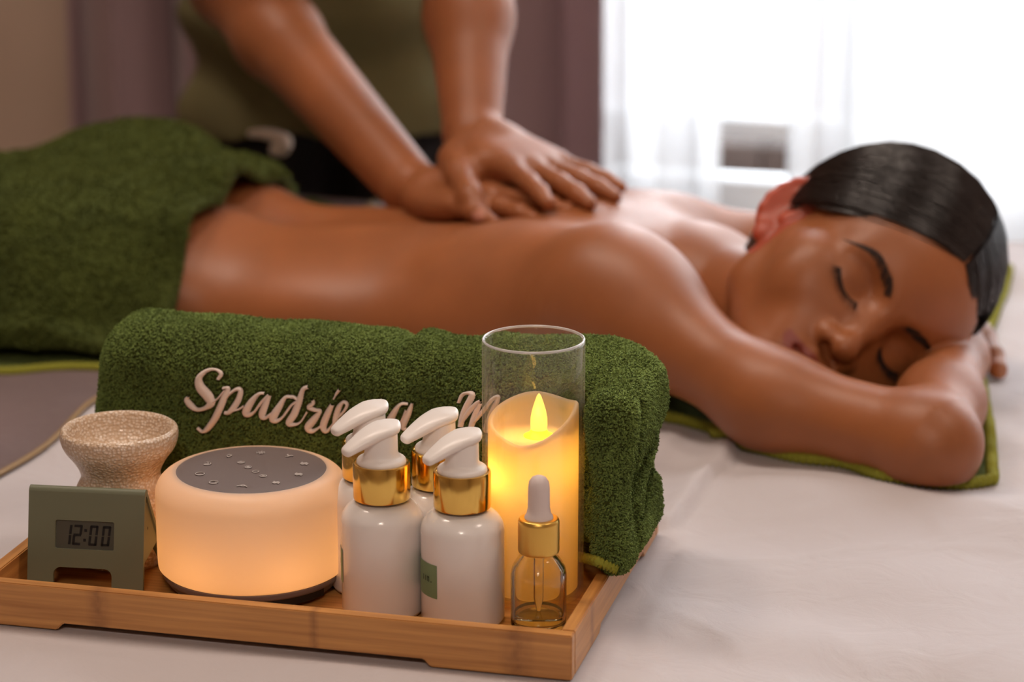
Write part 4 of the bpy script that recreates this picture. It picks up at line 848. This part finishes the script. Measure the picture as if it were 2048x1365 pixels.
pr = crom([(.0265, .0006), (.0285, .004), (.0310, .014), (.0325, .028), (.0318, .042), (.0280, .053), (.0250, .0600), (.0258, .0655), (.0294, .0725), (.0345, .080), (.0368, .087), (.0366, .0925), (.0345, .0945)], 60)
inn = crom([(.0345, .0945), (.0325, .0925), (.0312, .088), (.0285, .0805), (.0225, .0740), (.0120, .0710), (.0, .0705)], 30)
lathe('body', [(0, .0006)] + [tuple(p) for p in pr] + [tuple(p) for p in inn[1:-1]] + [(0, .0705)], m, bn, seg=80, angle=1.6)

# ================================================================== small green clock
M_clock = pmat('sage green plastic', (.155, .165, .105), .5, spec=.4); M_lcd = pmat('dim grey lcd', (.085, .083, .064), .25); M_seg = pmat('black lcd segments', (.006, .006, .006), .4)
cTL, cTR, cBL, cBR = onz(60, 982, .6685), onz(292, 992, .6685), onz(54, 1184, FLZ + .0006), onz(285, 1197, FLZ + .0006)
cu = cTR - cTL + cBR - cBL; cu /= np.linalg.norm(cu); cw = ((cTR - cTL) @ cu + (cBR - cBL) @ cu) / 2; c0 = (cBL + cBR) / 2; cv = (cTL + cTR) / 2 - c0; cv -= cu * (cv @ cu); ch = np.linalg.norm(cv); cv /= ch; cn = np.cross(cu, cv)
ck = empty('desk_clock', tuple(c0), 'small sage green tent shaped clock showing 12:00 beside the glowing machine', 'clock')
def cp(u, v, n): return cu * (u * cw / 2) + cv * (v * ch) + cn * n       # u -1..1, v 0..1, n outwards
def rrect(x0, x1, y0, y1, r, k=5):
    o_ = []
    for cx, cy, a0 in ((x1 - r, y1 - r, 0), (x0 + r, y1 - r, .5), (x0 + r, y0 + r, 1), (x1 - r, y0 + r, 1.5)):
        for t in np.linspace(0, .5, k): o_.append((cx + r * math.cos((a0 + t) * math.pi), cy + r * math.sin((a0 + t) * math.pi)))
    return o_
hw_ = cw / 2; DU0, DU1, DV0, DV1 = -.53 * hw_, .485 * hw_, .445 * ch, .725 * ch
outer = [(-hw_, 0), (-.555 * hw_, 0)] + [(-.555 * hw_ + .005 * (1 - math.cos(t)), .262 * ch - .005 + .005 * math.sin(t)) for t in np.linspace(0, math.pi / 2, 6)] + [(.46 * hw_ - .005 * (1 - math.cos(t)), .262 * ch - .005 + .005 * math.sin(t)) for t in np.linspace(math.pi / 2, 0, 6)] + [(.46 * hw_, 0), (hw_, 0), (hw_, ch * .93), (hw_, ch), (-hw_, ch), (-hw_, ch * .93)]
bm = bmesh.new(); es = []
for loop in (outer, rrect(DU0, DU1, DV0, DV1, .0012)):
    vs = [bm.verts.new(cu * x + cv * y) for x, y in loop]; es += [bm.edges.new((vs[i], vs[(i + 1) % len(vs)])) for i in range(len(vs))]
bmesh.ops.triangle_fill(bm, edges=es, use_beauty=True); g = bmesh.ops.extrude_face_region(bm, geom=bm.faces[:]); bmesh.ops.translate(bm, vec=Vector(-cn * .0028), verts=[v for v in g['geom'] if isinstance(v, bmesh.types.BMVert)])
bmobj('front_plate', bm, M_clock, ck)
bd_ = -cn * 1.0; hz_ = np.array([bd_[0], bd_[1], 0]); hz_ /= np.linalg.norm(hz_); rb = hz_ * .058                # foot of the back plate
topc = cp(0, 1, -.0035); bdir = rb - topc; bl = np.linalg.norm(bdir); bdir /= bl; bnrm = np.cross(cu, bdir); bnrm = bnrm if bnrm @ hz_ > 0 else -bnrm
bm = bmesh.new()
def prism(bm, poly, u0, u1):
    A = [bm.verts.new(p + cu * u0) for p in poly]; B = [bm.verts.new(p + cu * u1) for p in poly]; n = len(poly); bm.faces.new(A); bm.faces.new(B[::-1])
    for i in range(n): bm.faces.new((A[i], A[(i + 1) % n], B[(i + 1) % n], B[i]))
prism(bm, [topc, topc + bnrm * .0028, rb + bnrm * .0028, rb], -hw_, hw_); bmobj('back_plate', bm, M_clock, ck)
bm = bmesh.new(); prism(bm, [cp(0, 1, -.0035) + np.array([0, 0, 0]) + cv * 0 + (cn * .0035 * math.cos(t) + cv * .0035 * math.sin(t)) for t in np.linspace(0, math.pi * .86, 10)] + [cp(0, .985, -.0035)], -hw_, hw_); bmobj('top_bend', bm, M_clock, ck, smooth=True, angle=.9)
bm = bmesh.new(); prism(bm, [cp(0, .30, -.0029), cp(0, .95, -.0029), topc + bdir * bl * .10 - bnrm * .0003, topc + bdir * bl * .62 - bnrm * .0003], -hw_ * .97, hw_ * .97); bmobj('body', bm, M_clock, ck)
bm = bmesh.new(); bmesh.ops.create_circle(bm, cap_ends=True, radius=.0011, segments=12); q = cp(.972, .66, -.012)
mm = Matrix.Translation(Vector(q)) @ Vector(cu).to_track_quat('Z', 'Y').to_matrix().to_4x4(); bmesh.ops.transform(bm, matrix=mm, verts=bm.verts[:]); bmobj('screw_hole', bm, M_hole, ck)
bm = bmesh.new(); vs = [bm.verts.new(cu * x + cv * y - cn * .0016) for x, y in rrect(DU0 - .0004, DU1 + .0004, DV0 - .0004, DV1 + .0004, .001)]; bm.faces.new(vs); disp = bmobj('display', bm, M_lcd, ck)
SEG = {'0': 'abcdef', '1': 'bc', '2': 'abged'}
def digit(chx, x0, x1, y0, y1):
    w, h = x1 - x0, y1 - y0; t = .0016; g_ = .00035; ym = (y0 + y1) / 2; sl = .10
    S_ = {'a': (x0 + g_, y1, x1 - g_, y1 - t), 'g': (x0 + g_, ym + t / 2, x1 - g_, ym - t / 2), 'd': (x0 + g_, y0 + t, x1 - g_, y0), 'f': (x0, y1 - g_, x0 + t, ym + g_), 'b': (x1 - t, y1 - g_, x1, ym + g_), 'e': (x0, ym - g_, x0 + t, y0 + g_), 'c': (x1 - t, ym - g_, x1, y0 + g_)}
    bm = bmesh.new()
    for k_ in SEG[chx]:
        a, b_, c_, d_ = S_[k_]; vs = [bm.verts.new(cu * (x + sl * (y - y0)) + cv * y - cn * .0013) for x, y in ((a, d_), (c_, d_), (c_, b_), (a, b_))]; bm.faces.new(vs)
    bmobj('digit', bm, M_seg, disp)
dw, dh = DU1 - DU0, DV1 - DV0; y0, y1 = DV0 + .13 * dh, DV0 + .85 * dh
digit('1', DU0 + .13 * dw, DU0 + .25 * dw, y0, y1); digit('2', DU0 + .275 * dw, DU0 + .425 * dw, y0, y1); digit('0', DU0 + .55 * dw, DU0 + .695 * dw, y0, y1); digit('0', DU0 + .765 * dw, DU0 + .91 * dw, y0, y1)
bm = bmesh.new()
for yy in (.32, .66):
    x = DU0 + .483 * dw; y = DV0 + yy * dh; vs = [bm.verts.new(cu * (x + a + .1 * (y - y0)) + cv * (y + b_) - cn * .0013) for a, b_ in ((-.0009, -.0009), (.0009, -.0009), (.0009, .0009), (-.0009, .0009))]; bm.faces.new(vs)
bmobj('colon', bm, M_seg, disp)

# ================================================================== pump bottles
M_bottle = pmat('glossy white plastic', (.86, .82, .80), .22, coat=.3); M_pump = pmat('satin white plastic', (.86, .81, .78), .32)
M_label = pmat('pale green label', (.20, .30, .16), .6); M_ink = pmat('dark green ink', (.03, .05, .03), .6)
def bottle(px, py, label, lab_az, first=False):
    p = at(px, py); t = empty('pump_bottle', (p[0], p[1], FLZ), label, 'bottle', 'white pump bottles in the bamboo tray'); t.scale = (1.065, 1.065, .975)
    sh = [(.0240 - .0125 + .0125 * math.sin(a), .0610 + .0135 * math.cos(a)) for a in np.linspace(math.pi / 2, 0.12, 14)]
    lathe('body', [(0, .0008), (.0205, .0008), (.0228, .0016), (.0240, .004)] + sh + [(.0105, .0765), (0, .0765)], M_bottle, t, seg=64, angle=1.0)
    lathe('collar', [(.0150, .0762), (.0163, .0766), (.0165, .0775), (.0165, .0985), (.0161, .0997), (.0152, .0998), (.0150, .0990), (.0128, .0990), (0, .0990)], M_gold, t, seg=64, angle=.5)
    lathe('pump_base', rounded([(.0, .0985), (.0146, .0990), (.0140, .1022), (.0104, .1040), (.0096, .1065), (.0094, .1190), (0, .1190)], .0012, 3), M_pump, t, seg=48, angle=.8)
    hd = Field(); az = math.radians(226); dx, dy = math.cos(az), math.sin(az)
    n = 26; u = np.linspace(0, 1, n); s = -.0112 + u * .0355; rows = []; K = 20; ang = np.arange(K) * 2 * math.pi / K
    half = np.interp(u, [0, .04, .12, .28, .55, .85, .97, 1], [.0020, .0064, .0098, .0110, .0092, .0062, .0050, .0034])
    top = .1255 - .0012 * u - .0185 * np.maximum(0, u - .22) ** 1.7; th_ = np.interp(u, [0, .05, .15, .4, .75, .97, 1], [.0022, .0050, .0075, .0085, .0080, .0060, .0040])
    for k_ in range(n):
        cx = np.sign(np.cos(ang)) * np.abs(np.cos(ang)) ** .8 * half[k_]; cz = np.sign(np.sin(ang)) * np.abs(np.sin(ang)) ** .75 * th_[k_] / 2 + top[k_] - th_[k_] / 2
        rows.append(np.stack([s[k_] * dx - cx * dy, s[k_] * dy + cx * dx, cz], 1))
    V = np.concatenate(rows + [rows[0].mean(0)[None], rows[-1].mean(0)[None]]); i = np.arange(n * K).reshape(n, K)
    Fq = np.stack([i[:-1], i[1:], np.roll(i[1:], -1, 1), np.roll(i[:-1], -1, 1)], -1).reshape(-1, 4)
    me = bpy.data.meshes.new('pump_head'); me.from_pydata(V.tolist(), [], Fq.tolist() + [[n * K, i[0, q], i[0, (q + 1) % K]] for q in range(K)] + [[n * K + 1, i[-1, (q + 1) % K], i[-1, q]] for q in range(K)])
    hdo = link('pump_head', me, M_pump, t); md = hdo.modifiers.new('s', 'SUBSURF'); md.levels = md.render_levels = 1
    # label wrapped around the side
    face = math.atan2(-FH[1] - 0, -FH[0]); a0, a1 = face + math.radians(lab_az) - math.radians(95), face + math.radians(lab_az); A = np.linspace(a0, a1, 24)
    V = np.array([(.02425 * math.cos(a), .02425 * math.sin(a), z) for z in (.0225, .0445) for a in A]); i = np.arange(48).reshape(2, 24)
    lb = npobj('label', V, np.stack([i[0, :-1], i[0, 1:], i[1, 1:], i[1, :-1]], -1), M_label, t); bm = bmesh.new()
    for k_, (w, kind) in enumerate(((.0012, 'i'), (.0012, 'i'), (.0014, 'n'), (.0008, '.'))):
        ac = a1 - .50 + k_ * .105
        def qd(da, z0, z1, ww):
            vs = [bm.verts.new((.02440 * math.cos(ac + da + e), .02440 * math.sin(ac + da + e), z)) for e, z in ((-ww, z0), (ww, z0), (ww, z1), (-ww, z1))]; bm.faces.new(vs)
        if kind == '.': qd(0, .0325, .0333, .018)
        elif kind == 'i': qd(0, .0325, .0360, .018)
        else: qd(-.026, .0325, .0360, .014); qd(.026, .0325, .0360, .014); qd(0, .0350, .0360, .03)
    bmobj('lettering', bm, M_ink, lb)
bottle(767, 1222, 'front left white pump bottle with a gold collar, next to the glowing machine', -69)
bottle(926, 1242, 'front right white pump bottle, its green label showing, next to the dropper bottle', -36)
bottle(744, 1174, 'white pump bottle standing behind the front left pump bottle', -100)
bottle(881, 1192, 'white pump bottle standing behind the front right pump bottle, nozzle over dark towel', -100)

# ================================================================== dropper bottle
def glassmat(name, col, ior, rough=0.0):
    m, nt, b, out = nmat(name); b.inputs['Base Color'].default_value = (*col, 1); b.inputs['Roughness'].default_value = rough; b.inputs['Transmission Weight'].default_value = 1; b.inputs['IOR'].default_value = ior; return m
M_glass = glassmat('clear bottle glass', (.98, .99, .98), 1.33); M_oil = glassmat('pale yellow oil', (.97, .90, .62), 1.40); M_satin = pmat('satin gold', (.80, .50, .12), .34, 1.0); M_rubber = pmat('pinkish white rubber', (.70, .60, .58), .5)
pd_ = at(1077, 1258); db = empty('dropper_bottle', (pd_[0], pd_[1], FLZ), 'small clear glass dropper bottle with gold collar and white rubber bulb', 'bottle')
ob_ = rounded([(0, .0006), (.0150, .0006), (.0169, .003), (.0171, .035), (.0165, .0400), (.0120, .0470), (.0088, .0490), (.0086, .0545)], .003, 4)
ib_ = rounded([(.0066, .0545), (.0066, .0485), (.0100, .0455), (.0145, .0385), (.0150, .034), (.0150, .0062), (.0128, .0042), (0, .0052)], .002, 4)
lathe('glass_body', ob_ + ib_, M_glass, db, seg=64, angle=1.2)
lathe('oil', [(0, .0053), (.0128, .0043), (.01495, .0063), (.01495, .0120), (0, .0118)], M_oil, db, seg=64)
lathe('pipette', [(0, .011), (.0012, .012), (.0030, .020), (.0031, .0505), (.0, .0505)], glassmat('pipette glass', (.97, .97, .97), 1.3), db, seg=20)
lathe('collar', rounded([(.0105, .0500), (.0124, .0500), (.0126, .0520), (.0126, .0695), (.0118, .0715), (.0088, .0717), (.0, .0717)], .0008, 3), M_satin, db, seg=64, angle=.5)
lathe('bulb', [(.0, .0712), (.0088, .0714), (.0086, .0728), (.0074, .0745), (.0067, .078), (.0066, .0900), (.0060, .0945), (.0042, .0972), (.0018, .0983), (0, .0985)], M_rubber, db, seg=40, angle=1.2)

# ================================================================== candle in its glass cylinder
pg_ = at(1066, 1187); GX, GY = pg_[0], pg_[1]
m, nt, b, out = nmat('thin clear glass'); N = nt.nodes; L = nt.links
tr = N.new('ShaderNodeBsdfTransparent'); tr.inputs[0].default_value = (.965, .97, .965, 1); gl = N.new('ShaderNodeBsdfGlossy'); gl.inputs['Roughness'].default_value = .03; gl.inputs[0].default_value = (1, 1, 1, 1)
lw = N.new('ShaderNodeLayerWeight'); lw.inputs['Blend'].default_value = .5; pw = N.new('ShaderNodeMath'); pw.operation = 'POWER'; L.new(lw.outputs['Facing'], pw.inputs[0]); pw.inputs[1].default_value = 3.5; ml = N.new('ShaderNodeMath'); ml.operation = 'MULTIPLY_ADD'; L.new(pw.outputs[0], ml.inputs[0]); ml.inputs[1].default_value = .55; ml.inputs[2].default_value = .045; mx = N.new('ShaderNodeMixShader'); L.new(ml.outputs[0], mx.inputs[0]); L.new(tr.outputs[0], mx.inputs[1]); L.new(gl.outputs[0], mx.inputs[2]); L.new(mx.outputs[0], out.inputs[0])
M_cyl = m; GH = .1665
df = N.new('ShaderNodeBsdfDiffuse'); df.inputs[0].default_value = (.8, .8, .8, 1); m3 = N.new('ShaderNodeMixShader'); m3.inputs[0].default_value = .35; L.new(gl.outputs[0], m3.inputs[1]); L.new(df.outputs[0], m3.inputs[2]); L.new(m3.outputs[0], mx.inputs[2])  # pale diffuse mixed in as painted milky reflections, strongest at the glass edges
gc = empty('glass_cylinder', (GX, GY, FLZ), 'tall clear glass cylinder around the glowing candle, behind the dropper bottle', 'candle holder')
lathe('wall', rounded([(0, .0004), (.0298, .0004), (.0318, .003), (.0318, GH - .001), (.0302, GH - .001), (.0302, .0045), (0, .0045)], .0009, 3), M_cyl, gc, seg=96, angle=1.0)
m, nt, b, out = nmat('polished glass rim'); N = nt.nodes; L = nt.links; b.inputs['Base Color'].default_value = (.80, .78, .78, 1); b.inputs['Roughness'].default_value = .12; b.inputs['Coat Weight'].default_value = 1
tr = N.new('ShaderNodeBsdfTransparent'); mx = N.new('ShaderNodeMixShader'); mx.inputs[0].default_value = .50; L.new(tr.outputs[0], mx.inputs[1]); L.new(b.outputs[0], mx.inputs[2]); L.new(mx.outputs[0], out.inputs[0])
lathe('rim', [(.0310 + .00085 * math.cos(t), GH + .00085 * math.sin(t)) for t in np.linspace(0, 2 * math.pi, 9)], m, gc, seg=96, angle=2)
m, nt, b, out = nmat('ivory wax'); N = nt.nodes; L = nt.links; b.inputs['Base Color'].default_value = (.80, .66, .46, 1); b.inputs['Roughness'].default_value = .5
tl = N.new('ShaderNodeBsdfTranslucent'); tl.inputs[0].default_value = (.95, .78, .45, 1); mx = N.new('ShaderNodeMixShader'); mx.inputs[0].default_value = .45; L.new(b.outputs[0], mx.inputs[1]); L.new(tl.outputs[0], mx.inputs[2]); L.new(mx.outputs[0], out.inputs[0])
M_wax = m
cdl = empty('led_candle', (GX, GY, FLZ + .0048), 'ivory wax candle with a wavy rim glowing yellow inside the glass cylinder', 'candle')
K = 72; th_ = np.arange(K) * 2 * math.pi / K; face = math.atan2(-FH[1], -FH[0])
rel = (th_ - face + math.pi) % (2 * math.pi) - math.pi                     # 0 towards the room's front, + towards the right
rimz = np.interp(rel, [-math.pi, -2.3, -1.5, -.9, -.35, .2, .8, 1.5, 2.2, 2.7, math.pi], [.126, .120, .114, .1105, .1045, .1090, .1185, .1275, .1225, .1240, .126], period=2 * math.pi)
for _ in range(9): rimz = (np.roll(rimz, 1) + rimz * 2 + np.roll(rimz, -1)) / 4
rimz = rimz - .0048
prof = [(0, None, .0002), (.0270, None, .0002), (.0281, None, .0015), (.0282, .5, 0), (.0282, .93, 0), (.0281, 1, -.0012), (.0272, 1, 0), (.0258, 1, -.0002), (.0248, 1, -.0016), (.0240, 1, -.006)]
rows = []
for r_, fz, dz in prof: rows.append(np.stack([r_ * np.cos(th_), r_ * np.sin(th_), (rimz * fz + dz) if fz is not None else np.full(K, dz)], 1))
for r_, z in ((.0225, .1008), (.015, .0998), (.005, .0998), (0, .0998)): rows.append(np.stack([r_ * np.cos(th_), r_ * np.sin(th_), np.minimum(np.full(K, z), rimz - .001)], 1))
V = np.concatenate(rows); n = len(rows); i = np.arange(n * K).reshape(n, K); Fq = np.stack([i[:-1], np.roll(i[:-1], -1, 1), np.roll(i[1:], -1, 1), i[1:]], -1).reshape(-1, 4)
npobj('wax', V, Fq, M_wax, cdl)
m, nt, b, out = nmat('glowing flame tip'); b.inputs['Base Color'].default_value = (.9, .7, .2, 1); b.inputs['Emission Color'].default_value = (1.0, .62, .09, 1); b.inputs['Emission Strength'].default_value = 1.35; M_flame = m
m, nt, b, out = nmat('painted glow pool'); b.inputs['Base Color'].default_value = (.9, .7, .1, 1); b.inputs['Emission Color'].default_value = (1.0, .72, .0, 1); b.inputs['Emission Strength'].default_value = 2.2; M_glow_pool = m
fl_ = lathe('flame', [(0, .1035), (.0048, .1038), (.0053, .108), (.0052, .1125), (.0043, .1175), (.0028, .1225), (.0013, .1268), (0, .1285)], M_flame, cdl, (.0035, 0, -.001), seg=24, angle=2)
lathe('glow_pool', [(0, .0990), (.0098, .0990), (.0095, .1002), (.0065, .1012), (.0050, .1040), (0, .1040)], M_glow_pool, cdl, (.0035, 0, 0), seg=32, angle=2)  # added emissive disc standing in for the wax lit around the flame
for (x, y, z, e) in ((-.014, -.010, .078, .046), (.010, 0, .086, .026), (.004, -.01, .118, .007)):
    l = bpy.data.lights.new('candle_led', 'POINT'); l.energy = e; l.color = (1.0, .52, .09); l.shadow_soft_size = .004
    ob = bpy.data.objects.new('candle_led', l); COL.objects.link(ob); ob.parent = cdl; ob.location = (x, y, z)
